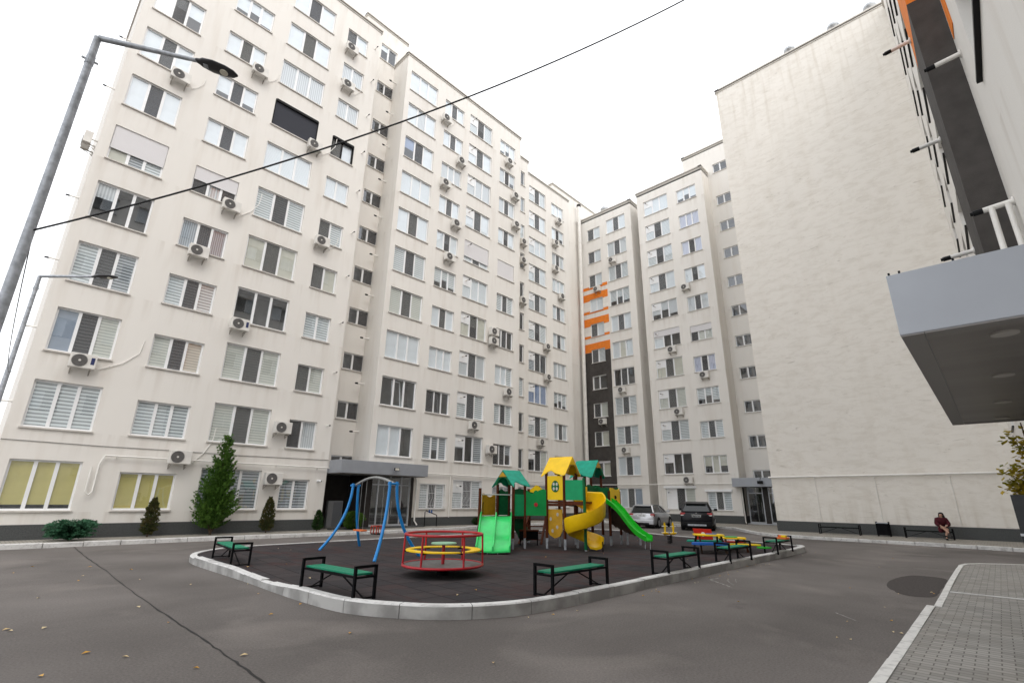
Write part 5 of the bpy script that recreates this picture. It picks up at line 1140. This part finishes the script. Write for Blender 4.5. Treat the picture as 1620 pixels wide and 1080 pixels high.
    if not suv:
        b = MB(); b.bar((.13, .0, bl + .03), (.24, .30, bl + .07), .02); ob('rear_wiper', b, BLACKP, t)
    ob('underbody', MB().box(.3, L - .4, -hw * .85, hw * .85, .16, g + .12), BLACKP, t)
    return t
SILV = pm('silver_car_paint', (.50, .51, .53), .28, metal=.55, noise=.04, coat=.6); BLKP_ = pm('black_car_paint', (.006, .006, .009), .3, noise=.1, coat=.12, spec=.2)
car('silver hatchback parked with its rear towards the playground, left of the black suv', 'hatchback_car', (30.35, 17.05, 0), math.radians(10), SILV, 4.15, 1.74, 1.44, False)
car('black suv with red tail lights, parked rear first towards playground', 'suv_car', (30.6, 13.5, 0), math.radians(21), BLKP_, 4.6, 1.93, 1.66, True)

# ------------------------------------------------------------ bits by the left entrance
t = thing('bicycle_rack', 'black tubular hoop rail standing right of the left entrance', 'rail', (18.55, 23.9, .13))
ob('hoop', MB().tube([(-.42, 0, 0), (-.42, 0, .78), (-.36, 0, .86), (.38, -.02, .62), (.42, -.02, .58), (.42, -.02, 0)], .024, 10), BLK, t, smooth=True)
t = thing('notice_sheet', 'small blue and white notice on wall behind the black hoop rail', 'sign', (18.8, 24.275, .95))
ob('sheet', MB().box(-.17, .17, -.012, 0, -.14, .14), PVC, t); ob('printed_block', MB().box(-.14, -.02, -.015, -.0125, -.1, .08).box(.03, .14, -.015, -.0125, -.1, .08), pm('print_blue', (.05, .15, .45), .6), t)

# ------------------------------------------------------------ plants
def leafmat(name, c1, c2, tr=.25):
    m, nt, b = nmat(name); b.inputs['Roughness'].default_value = .6; b.inputs['Specular IOR Level'].default_value = .25
    c = mixn(nt, c1, c2, ramp(nt, noise(nt, 3.5, detail=3), .35, .65)); nt.links.new(c, b.inputs['Base Color'])
    tl = nt.nodes.new('ShaderNodeBsdfTranslucent'); nt.links.new(c, tl.inputs[0]); mx = nt.nodes.new('ShaderNodeMixShader'); mx.inputs[0].default_value = tr
    nt.links.new(b.outputs[0], mx.inputs[1]); nt.links.new(tl.outputs[0], mx.inputs[2]); nt.links.new(mx.outputs[0], nt.nodes['Material Output'].inputs[0]); return m
BARK = pm('bark', (.09, .06, .04), .9, noise=.5, scale=12, vec=(3, 3, .6), bump=.6, bscale=30)
def spray(b, p, d, L, w):
    """a flat pointed tuft of foliage: three narrow kite leaves"""
    d = d.normalized(); r = Vector((random.uniform(-1, 1), random.uniform(-1, 1), random.uniform(-1, 1))); s = d.cross(r)
    if s.length < .01: return
    s.normalize()
    for k in (-.5, 0, .5):
        e = (d + s * k * 1.1).normalized(); q = d.cross(e if k else s).normalized() if k else s.cross(d)
        sd = s * w * .5; a = p; t_ = p + e * L * (1 if k == 0 else .75); m_ = p + e * L * .45
        b.add([tuple(a), tuple(m_ + sd), tuple(t_), tuple(m_ - sd)], [(0, 1, 2, 3)])
def conifer(name, label, x, y, h, r, mat, n, L=.10, w_=.03, cat='conifer', up=.7, base=.12, layers=True, zb_=.13, prof=None):
    t = thing(name, label, cat, (x, y, zb_)); b = MB()
    ob('trunk', MB().tube([(0, 0, 0), (.01, 0, h * .5), (0, 0, h * .92)], [r * .07 + .012, r * .05 + .01, .006], 8), BARK, t)
    prof = prof or (lambda f: (1 - f) ** .85)
    lob = [random.uniform(.7, 1.15) for _ in range(40)]
    for i in range(n):
        f = random.random() ** 1.35; a = random.uniform(0, 2 * PI); z = base + (h - base) * f
        kk = int(a / (2 * PI) * 6 + f * 17) % 40; R_m = r * prof(f) * lob[kk] + .02
        rr_ = R_m * (random.random() ** .42)
        if layers: z += .10 * math.sin(f * 40 + a * 2) * (rr_ / max(R_m, .01)) * (h / 4)
        p = Vector((rr_ * math.cos(a), rr_ * math.sin(a), max(.03, z))); d = Vector((math.cos(a), math.sin(a), up + random.uniform(-.3, .4)))
        s = random.uniform(.7, 1.3); spray(b, p, d, L * s, w_ * s)
    ob('crown', b, mat, t); return t
G1 = leafmat('spruce_green', (.04, .10, .014), (.095, .19, .028)); G2 = leafmat('thuja_olive', (.04, .06, .018), (.10, .085, .03)); G3 = leafmat('juniper_blue_green', (.030, .095, .050), (.055, .16, .085)); G4 = leafmat('box_green', (.05, .115, .015), (.10, .19, .03)); G5 = leafmat('thuja_dark', (.018, .05, .014), (.04, .09, .02))
# tall conifer: radiating upswept branches carrying the tufts
def big_conifer(x, y, h, r, label):
    t = thing('conifer_tree', label, 'tree', (x, y, .13)); b = MB(); tb = MB()
    tb.tube([(0, 0, 0), (.01, .01, h * .5), (0, 0, h)], [.05, .035, .008], 8)
    for k in range(5): a = k * 1.3; tb.tube([(0, 0, .05), (.15 * math.cos(a), .12 * math.sin(a), .3), (.4 * math.cos(a), .3 * math.sin(a), .55)], [.025, .018, .008], 6)
    z = .25
    while z < h - .05:
        f = z / h; R_ = r * min(1, (1 - f) ** .80 * 1.12) * (.8 + .2 * min(1, f * 6)); nb = int(6 + 13 * (1 - f))
        for k in range(nb):
            a = random.uniform(0, 2 * PI); Lb = R_ * random.uniform(.5, 1.14) + .04; rise = random.uniform(.45, .95) * (1 + f)
            m_ = max(3, int(Lb / .045))
            for j in range(m_):
                g_ = (j + .6) / m_; p = Vector((Lb * g_ * math.cos(a), Lb * g_ * math.sin(a), z + Lb * (rise * g_ * g_ * .8)))
                for _ in range(2):
                    p2 = p + Vector((random.uniform(-1, 1), random.uniform(-1, 1), random.uniform(-.6, .8))) * .05 * (1.2 - g_ * .6)
                    spray(b, p2, Vector((math.cos(a + random.uniform(-.8, .8)), math.sin(a + random.uniform(-.8, .8)), random.uniform(.3, 1.4))), random.uniform(.08, .15), .035)
        z += .085 + .03 * random.random()
    ob('trunk', tb, BARK, t); ob('crown', b, G1, t)
big_conifer(7.12, 23.55, 3.98, .80, 'tall dark green conifer in front of the left block, between ground floor windows')
# spreading juniper
t = thing('juniper_bush', 'low spreading blue green juniper bush at the left wall', 'shrub', (2.72, 23.25, .13)); b = MB()
for k in range(210):
    a = random.uniform(0, 2 * PI); Lb = random.uniform(.30, .78); e = random.uniform(.08, .95); hh = .88 * math.sin(e) * (1 - .35 * Lb)
    for j in range(13):
        g_ = (j + 1) / 13; z = hh * (math.sin(g_ * PI * .62)) * 1.05; p = Vector((Lb * g_ * math.cos(a) * .92, Lb * g_ * math.sin(a) * .72, .04 + z))
        for _ in range(2): spray(b, p + Vector((random.uniform(-.03, .03), random.uniform(-.03, .03), random.uniform(-.02, .03))), Vector((math.cos(a), math.sin(a), .5 - g_)) + Vector((random.uniform(-.5, .5), random.uniform(-.5, .5), random.uniform(-.2, .4))), random.uniform(.07, .13), .026)
ob('crown', b, G3, t); b = MB(); [b.tube([(0, 0, 0), (.2 * math.cos(k), .15 * math.sin(k), .2)], [.02, .008], 6) for k in range(6)]; ob('stem', b, BARK, t)
col = lambda f: min(1, (f * 5 + .45)) * (1 - f ** 2.2) ** .8
conifer('columnar_thuja', 'sparse brownish upright thuja in front of the second yellow blinded window', 5.0, 23.6, 1.36, .27, G2, 1900, .085, .026, 'shrub', 1.6, .1, True, prof=col)
conifer('columnar_thuja', 'narrow upright thuja with browning left side, right of the tall conifer', 9.33, 23.6, 1.45, .30, G2, 2100, .085, .026, 'shrub', 1.6, .1, True, prof=col)
conifer('columnar_thuja', 'small dark green dwarf thuja by the left entrance recess', 11.66, 23.6, .90, .25, G5, 1500, .07, .024, 'shrub', 1.2, .05, False, prof=col)
ball = lambda f: math.sqrt(max(0, 1 - (2 * f - 1) ** 2)) * .98 + .02
conifer('ball_thuja', 'round clipped green bush beside the left entrance, behind the swing', 13.52, 23.6, .84, .50, G4, 5200, .065, .022, 'shrub', .4, .04, False, prof=ball)
conifer('ball_thuja', 'tiny round bush at the wall below the wide grilled window', 22.0, 23.75, .42, .28, G5, 1400, .06, .022, 'shrub', .4, .02, False, prof=ball)

# young tree at the right edge
t = thing('young_tree', 'young tree with yellowing leaves at the right edge', 'tree', (12.05, -.56, .115)); YL = leafmat('autumn_leaf', (.42, .29, .02), (.17, .19, .02), .35)
tb = MB(); tb.tube([(0, 0, 0), (.02, .0, 1.3), (0, .02, 2.9)], [.035, .028, .008], 8); b = MB()
for k in range(34):
    a = random.uniform(0, 2 * PI); z = random.uniform(1.45, 2.35); L_ = random.uniform(.25, .52) * (1 if z < 2.1 else .8); e = Vector((L_ * math.cos(a), L_ * math.sin(a), z + random.uniform(.12, .4))); s0 = Vector((.01, 0, z)); tb.tube([tuple(s0), tuple(e)], [.01, .004], 5)
    for j in range(26):
        p = s0.lerp(e, random.uniform(.3, 1.08)) + Vector((random.uniform(-1, 1), random.uniform(-1, 1), random.uniform(-1, 1))) * .09; d = Vector((random.uniform(-1, 1), random.uniform(-1, 1), random.uniform(-.8, .5))).normalized(); s = d.cross(Vector((.3, .2, 1))).normalized() * .036; L2 = random.uniform(.075, .12)
        b.add([tuple(p), tuple(p + d * L2 * .4 + s), tuple(p + d * L2), tuple(p + d * L2 * .4 - s)], [(0, 1, 2, 3)])
ob('trunk', tb, BARK, t); ob('crown', b, YL, t)
# notice board at the right edge
t = thing('notice_board', 'dark notice board with grey frame cut by the right edge', 'sign', (9.3, -.455, .115), math.radians(86))
ob('post', MB().bar((-.10, -.05, 0), (-.10, -.05, 1.7), .05), ALU, t); ob('post', MB().bar((-.31, -.05, 0), (-.31, -.05, 1.7), .04), ALU, t); pb_ = ob('panel', MB().box(-.33, .33, -.025, .025, .55, 1.68), pm('board_dark', (.03, .032, .035), .35, noise=.2), t)
ob('frame_rail', MB().box(-.335, .335, -.03, .03, 1.18, 1.21).box(-.335, .335, -.03, .03, .80, .83), ALU, t); ob('white_lettering', MB().box(-.28, .1, -.0265, -.0255, 1.50, 1.53).box(-.28, .1, .0255, .0265, 1.50, 1.53), PVC, pb_)

# ------------------------------------------------------------ street lamps and wires
def lamp(loc, top, tip, head, label, r=.06, hs=1.):
    t = thing('street_lamp', label, 'street lamp', loc); o = Vector(loc); T = Vector(top) - o; P = Vector(tip) - o; Hd = Vector(head) - o
    ob('pole', MB().tube([(0, 0, 0), (0, 0, T.z * .45), (0, 0, T.z)], [r * 1.35, r * 1.15, r * .85], 14), GALV, t, smooth=True)
    ob('base_plate', MB().box(-.16, .16, -.16, .16, 0, .025), GALV, t)
    a = ob('arm', MB().tube([(0, 0, T.z - .05), (P.x * .02, P.y * .02, T.z), tuple(P)], [r * .82, r * .80, r * .55], 12), GALV, t, smooth=True)
    ob('collar', MB().cyl(0, 0, T.z - .42, T.z - .30, r * 1.0, 14).bar((-.08, 0, T.z - .36), (.08, 0, T.z - .36), .02), GALV, t)
    d = (Hd - P); L = d.length; ang = math.atan2(d.y, d.x); b = MB(); b.T = Matrix.Translation(P - d.normalized() * .04) @ Matrix.Rotation(ang, 4, 'Z') @ Matrix.Rotation(-math.asin(d.z / L), 4, 'Y')
    prof = [(0, .035, .03), (.10, .06, .045), (.16, .10, .05), (.4, .145, .05), (.7, .135, .04), (.9, .09, .03), (1.0, .02, .015)]; n = 14; m_ = len(prof)
    for f, w_, h_ in prof: b.add([(f * (L + .04), w_ * hs * math.cos(2 * PI * k / n), h_ * hs * math.sin(2 * PI * k / n)) for k in range(n)], [])
    for i in range(m_ - 1): b.f += [(i * n + k, i * n + (k + 1) % n, (i + 1) * n + (k + 1) % n, (i + 1) * n + k) for k in range(n)]; b.m += [0] * n
    b.f += [tuple(range(n - 1, -1, -1)), tuple((m_ - 1) * n + k for k in range(n))]; b.m += [0, 0]
    h = ob('lamp_head', b, pm('lamp_housing', (.045, .045, .048), .35, noise=.1), t, smooth=True)
    b2 = MB(); b2.T = b.T; b2.tube([(L * .74, 0, -.035 * hs), (L * .74, 0, -.056 * hs)], .065 * hs, 20); ob('lens', b2, pm('lamp_lens', (.75, .72, .60), .3), h, smooth=True)
    b3 = MB(); b3.T = b.T; b3.box(L * .22, L * .34, -.04 * hs, .04 * hs, -.058 * hs, -.046 * hs); ob('rating_plate', b3, GALV, h)
    return t
lamp((-.2, 7.0, 0), (-.2, 7.0, 7.05), (.77, 6.45, 7.05), (1.19, 6.27, 7.0), 'tall galvanised street lamp at the left edge, its head over the facade', .046, .75)
lamp((-.02, 18.0, 0), (-.02, 18.0, 7.34), (1.0, 16.9, 7.34), (1.46, 16.42, 7.34), 'farther thin street lamp close to the left corner of the left block', .055, .9)
A_ = Vector((-.17, 6.97, 4.34)); B2 = Vector((9.52, -.68, 13.36))
b = MB(); b.tube([tuple(A_.lerp(B2, f) - Vector((0, 0, 3.6 * f * (1 - f)))) for f in [i / 40 for i in range(41)]], .0105, 6)
solo('overhead_cable', b, pm('cable_black', (.012, .012, .013), .5), 'black overhead cable running diagonally from the near street lamp to upper right', 'cable', smooth=True)
b = MB(); C1 = Vector((.05, 17.97, 4.66)); b.tube([tuple(A_.lerp(C1, f) - Vector((0, 0, 2.2 * f * (1 - f)))) for f in [i / 20 for i in range(21)]], .006, 5)
solo('overhead_cable', b, MATS['cable_black'], 'thin sagging wire between the two street lamps at left', 'cable', smooth=True)

# ------------------------------------------------------------ seated woman
SKIN = pm('skin', (.50, .30, .22), .55, noise=.08); COAT = pm('dark_red_coat', (.075, .008, .015), .85, noise=.3, scale=9, bump=.3, bscale=40); HAIR = pm('black_hair', (.012, .009, .009), .5, noise=.3, scale=30); BOOT = pm('black_leather', (.012, .012, .012), .45)
def skin(name, verts, edges, rad, mat, parent, sub=2, root=0):
    me = bpy.data.meshes.new(name); me.from_pydata(verts, edges, []); me.materials.append(mat); o = link(name, me, parent)
    m = o.modifiers.new('skin', 'SKIN'); me.skin_vertices[0].data[0].use_root = False
    for i, r in enumerate(rad): me.skin_vertices[0].data[i].radius = (r, r) if not isinstance(r, tuple) else r
    me.skin_vertices[0].data[root].use_root = True; m.use_smooth_shade = True
    s = o.modifiers.new('sub', 'SUBSURF'); s.levels = sub; s.render_levels = sub; return o
WM = thing('person', 'seated woman in dark red coat with long dark hair, leaning forward, legs crossed', 'person', (32.2, 2.20, .125), PI / 2 + .25)
# local: -y? rot maps local +y to -x (towards the courtyard); x to her left/right
V = [(0, 0, .47), (0, .03, .62), (0, .10, .80), (0, .17, .93), (0, .22, 1.00), (0, .25, 1.08), (0, .27, 1.15),   # pelvis..head 0-6
     (-.16, .16, .91), (-.22, .24, .70), (-.10, .42, .62), (-.04, .47, .60),                             # left arm 7-10 (elbow, wrist, hand)
     (.16, .16, .91), (.22, .24, .70), (.10, .42, .60), (.03, .46, .575),                                   # right arm 11-14
     (-.10, .02, .45), (-.09, .42, .47), (.02, .46, .12), (.02, .54, .05),                                  # support leg 15-18
     (.10, .02, .47), (.06, .42, .56), (-.12, .60, .26), (-.13, .69, .22)]                                  # crossed leg 19-22
Eg = [(0, 1), (1, 2), (2, 3), (3, 4), (4, 5), (5, 6), (3, 7), (7, 8), (8, 9), (9, 10), (3, 11), (11, 12), (12, 13), (13, 14), (0, 15), (15, 16), (16, 17), (17, 18), (0, 19), (19, 20), (20, 21), (21, 22)]
Rd = [.11, .10, .10, .08, .05, .07, .085, .055, .045, .03, .025, .055, .045, .03, .025, .09, .06, .04, .035, .09, .06, .04, .035]
# five fingers on each hand, curled round the knee
for hi_i, base_, sx in ((10, V[10], 1), (14, V[14], -1)):
    for k in range(5):
        p = Vector(base_) + Vector((sx * (.008 * (k - 2)), .02, -.004 * k)); q = p + Vector((sx * .02, .032 - .004 * abs(k - 2), -.02)); i0 = len(V); V += [tuple(p), tuple(q), tuple(q + Vector((sx * .012, .004, -.022)))]; Eg += [(hi_i, i0), (i0, i0 + 1), (i0 + 1, i0 + 2)]; Rd += [.010, .009, .007]
skin('body', V, Eg, Rd, SKIN, WM)
Vc = [(0, .0, .50), (0, .06, .64), (0, .14, .79), (0, .19, .92), (-.01, .22, .99), (-.17, .15, .90), (-.235, .24, .69), (-.13, .39, .62), (.17, .15, .90), (.235, .24, .69), (.13, .39, .605), (-.09, .20, .46), (.11, .24, .50), (.14, .30, .30)]
skin('coat', Vc, [(0, 1), (1, 2), (2, 3), (3, 4), (3, 5), (5, 6), (6, 7), (3, 8), (8, 9), (9, 10), (0, 11), (0, 12), (12, 13)], [.20, .19, .175, .14, .085, .10, .088, .07, .10, .088, .07, .15, .14, .09], COAT, WM)
hd = skin('hair', [(0, .255, 1.215), (-.01, .19, 1.15), (-.06, .16, 1.02), (-.15, .15, .90), (.06, .2, 1.06), (-.085, .25, 1.08)], [(0, 1), (1, 2), (2, 3), (1, 4), (1, 5)], [.09, .105, .095, .07, .045, .05], HAIR, WM)
b = MB()
for x in (-.033, .033): b.tube([(x, .345, 1.155), (x, .356, 1.155)], .011, 8)
ob('eye', b, BOOT, WM); ob('nose', MB().tube([(0, .345, 1.15), (0, .372, 1.125), (0, .352, 1.115)], [.008, .013, .008], 6), SKIN, WM); ob('mouth', MB().box(-.022, .022, .338, .350, 1.088, 1.096), pm('lips', (.35, .07, .07), .5), WM)
for pts in ([(.02, .455, .20), (.02, .46, .10), (.02, .49, .045), (.02, .62, .035)], [(-.11, .585, .33), (-.125, .61, .26), (-.125, .66, .215), (-.14, .76, .17)]):
    ob('boot', MB().tube(pts, [.052, .05, .05, .035], 12), BOOT, WM, smooth=True)

# ------------------------------------------------------------ sky, sun, camera
wd_ = bpy.data.worlds.new('World'); scn.world = wd_; wd_.use_nodes = True; nt = wd_.node_tree; bg = nt.nodes['Background']
sky = nt.nodes.new('ShaderNodeTexSky'); sky.sky_type = 'NISHITA'; sky.sun_disc = False; SE, SRT = math.radians(48), math.radians(200)
sky.sun_elevation = SE; sky.sun_rotation = SRT; sky.dust_density = 6; sky.air_density = 1; sky.ozone_density = 1
mx = nt.nodes.new('ShaderNodeMix'); mx.data_type = 'RGBA'; mx.inputs[0].default_value = .88; mx.inputs[7].default_value = (10.2, 10.3, 10.5, 1)
nt.links.new(sky.outputs[0], mx.inputs[6]); nt.links.new(mx.outputs[2], bg.inputs[0]); bg.inputs[1].default_value = .105
sl = bpy.data.lights.new('sun', 'SUN'); sl.energy = .5; sl.angle = math.radians(35); sl.color = (1, .96, .9); so = bpy.data.objects.new('sun', sl); C.objects.link(so)
dirv = Vector((math.sin(SRT) * math.cos(SE), math.cos(SRT) * math.cos(SE), math.sin(SE))); so.rotation_euler = dirv.to_track_quat('Z', 'Y').to_euler(); so.location = (0, -10, 60)
cam = bpy.data.cameras.new('camera'); cam.sensor_width = 36; cam.lens = 36 * 776 / 1620; cam.clip_end = 2000; cam.clip_start = .05
co = bpy.data.objects.new('camera', cam); C.objects.link(co)
X = Vector((772, 260.5, 776)).normalized(); bb = Vector((-860, 238, 776)); Zc = X.cross(bb).normalized(); Zc = -Zc if Zc.y > 0 else Zc; Yc = (bb - X * bb.dot(X)).normalized()
Mw = Matrix((X, Yc, Zc))                                   # world = Mw @ (right, down, forward)
Rm = Matrix((Mw.col[0], -Mw.col[1], -Mw.col[2])).transposed()
co.matrix_world = Matrix.Translation((0, 0, 1.65)) @ Rm.to_4x4(); scn.camera = co
scn.render.engine = 'CYCLES'; scn.cycles.max_bounces = 8; scn.cycles.transparent_max_bounces = 12
scn.view_settings.view_transform = 'Standard'; scn.view_settings.look = 'None'; scn.view_settings.exposure = .84; scn.view_settings.gamma = 1
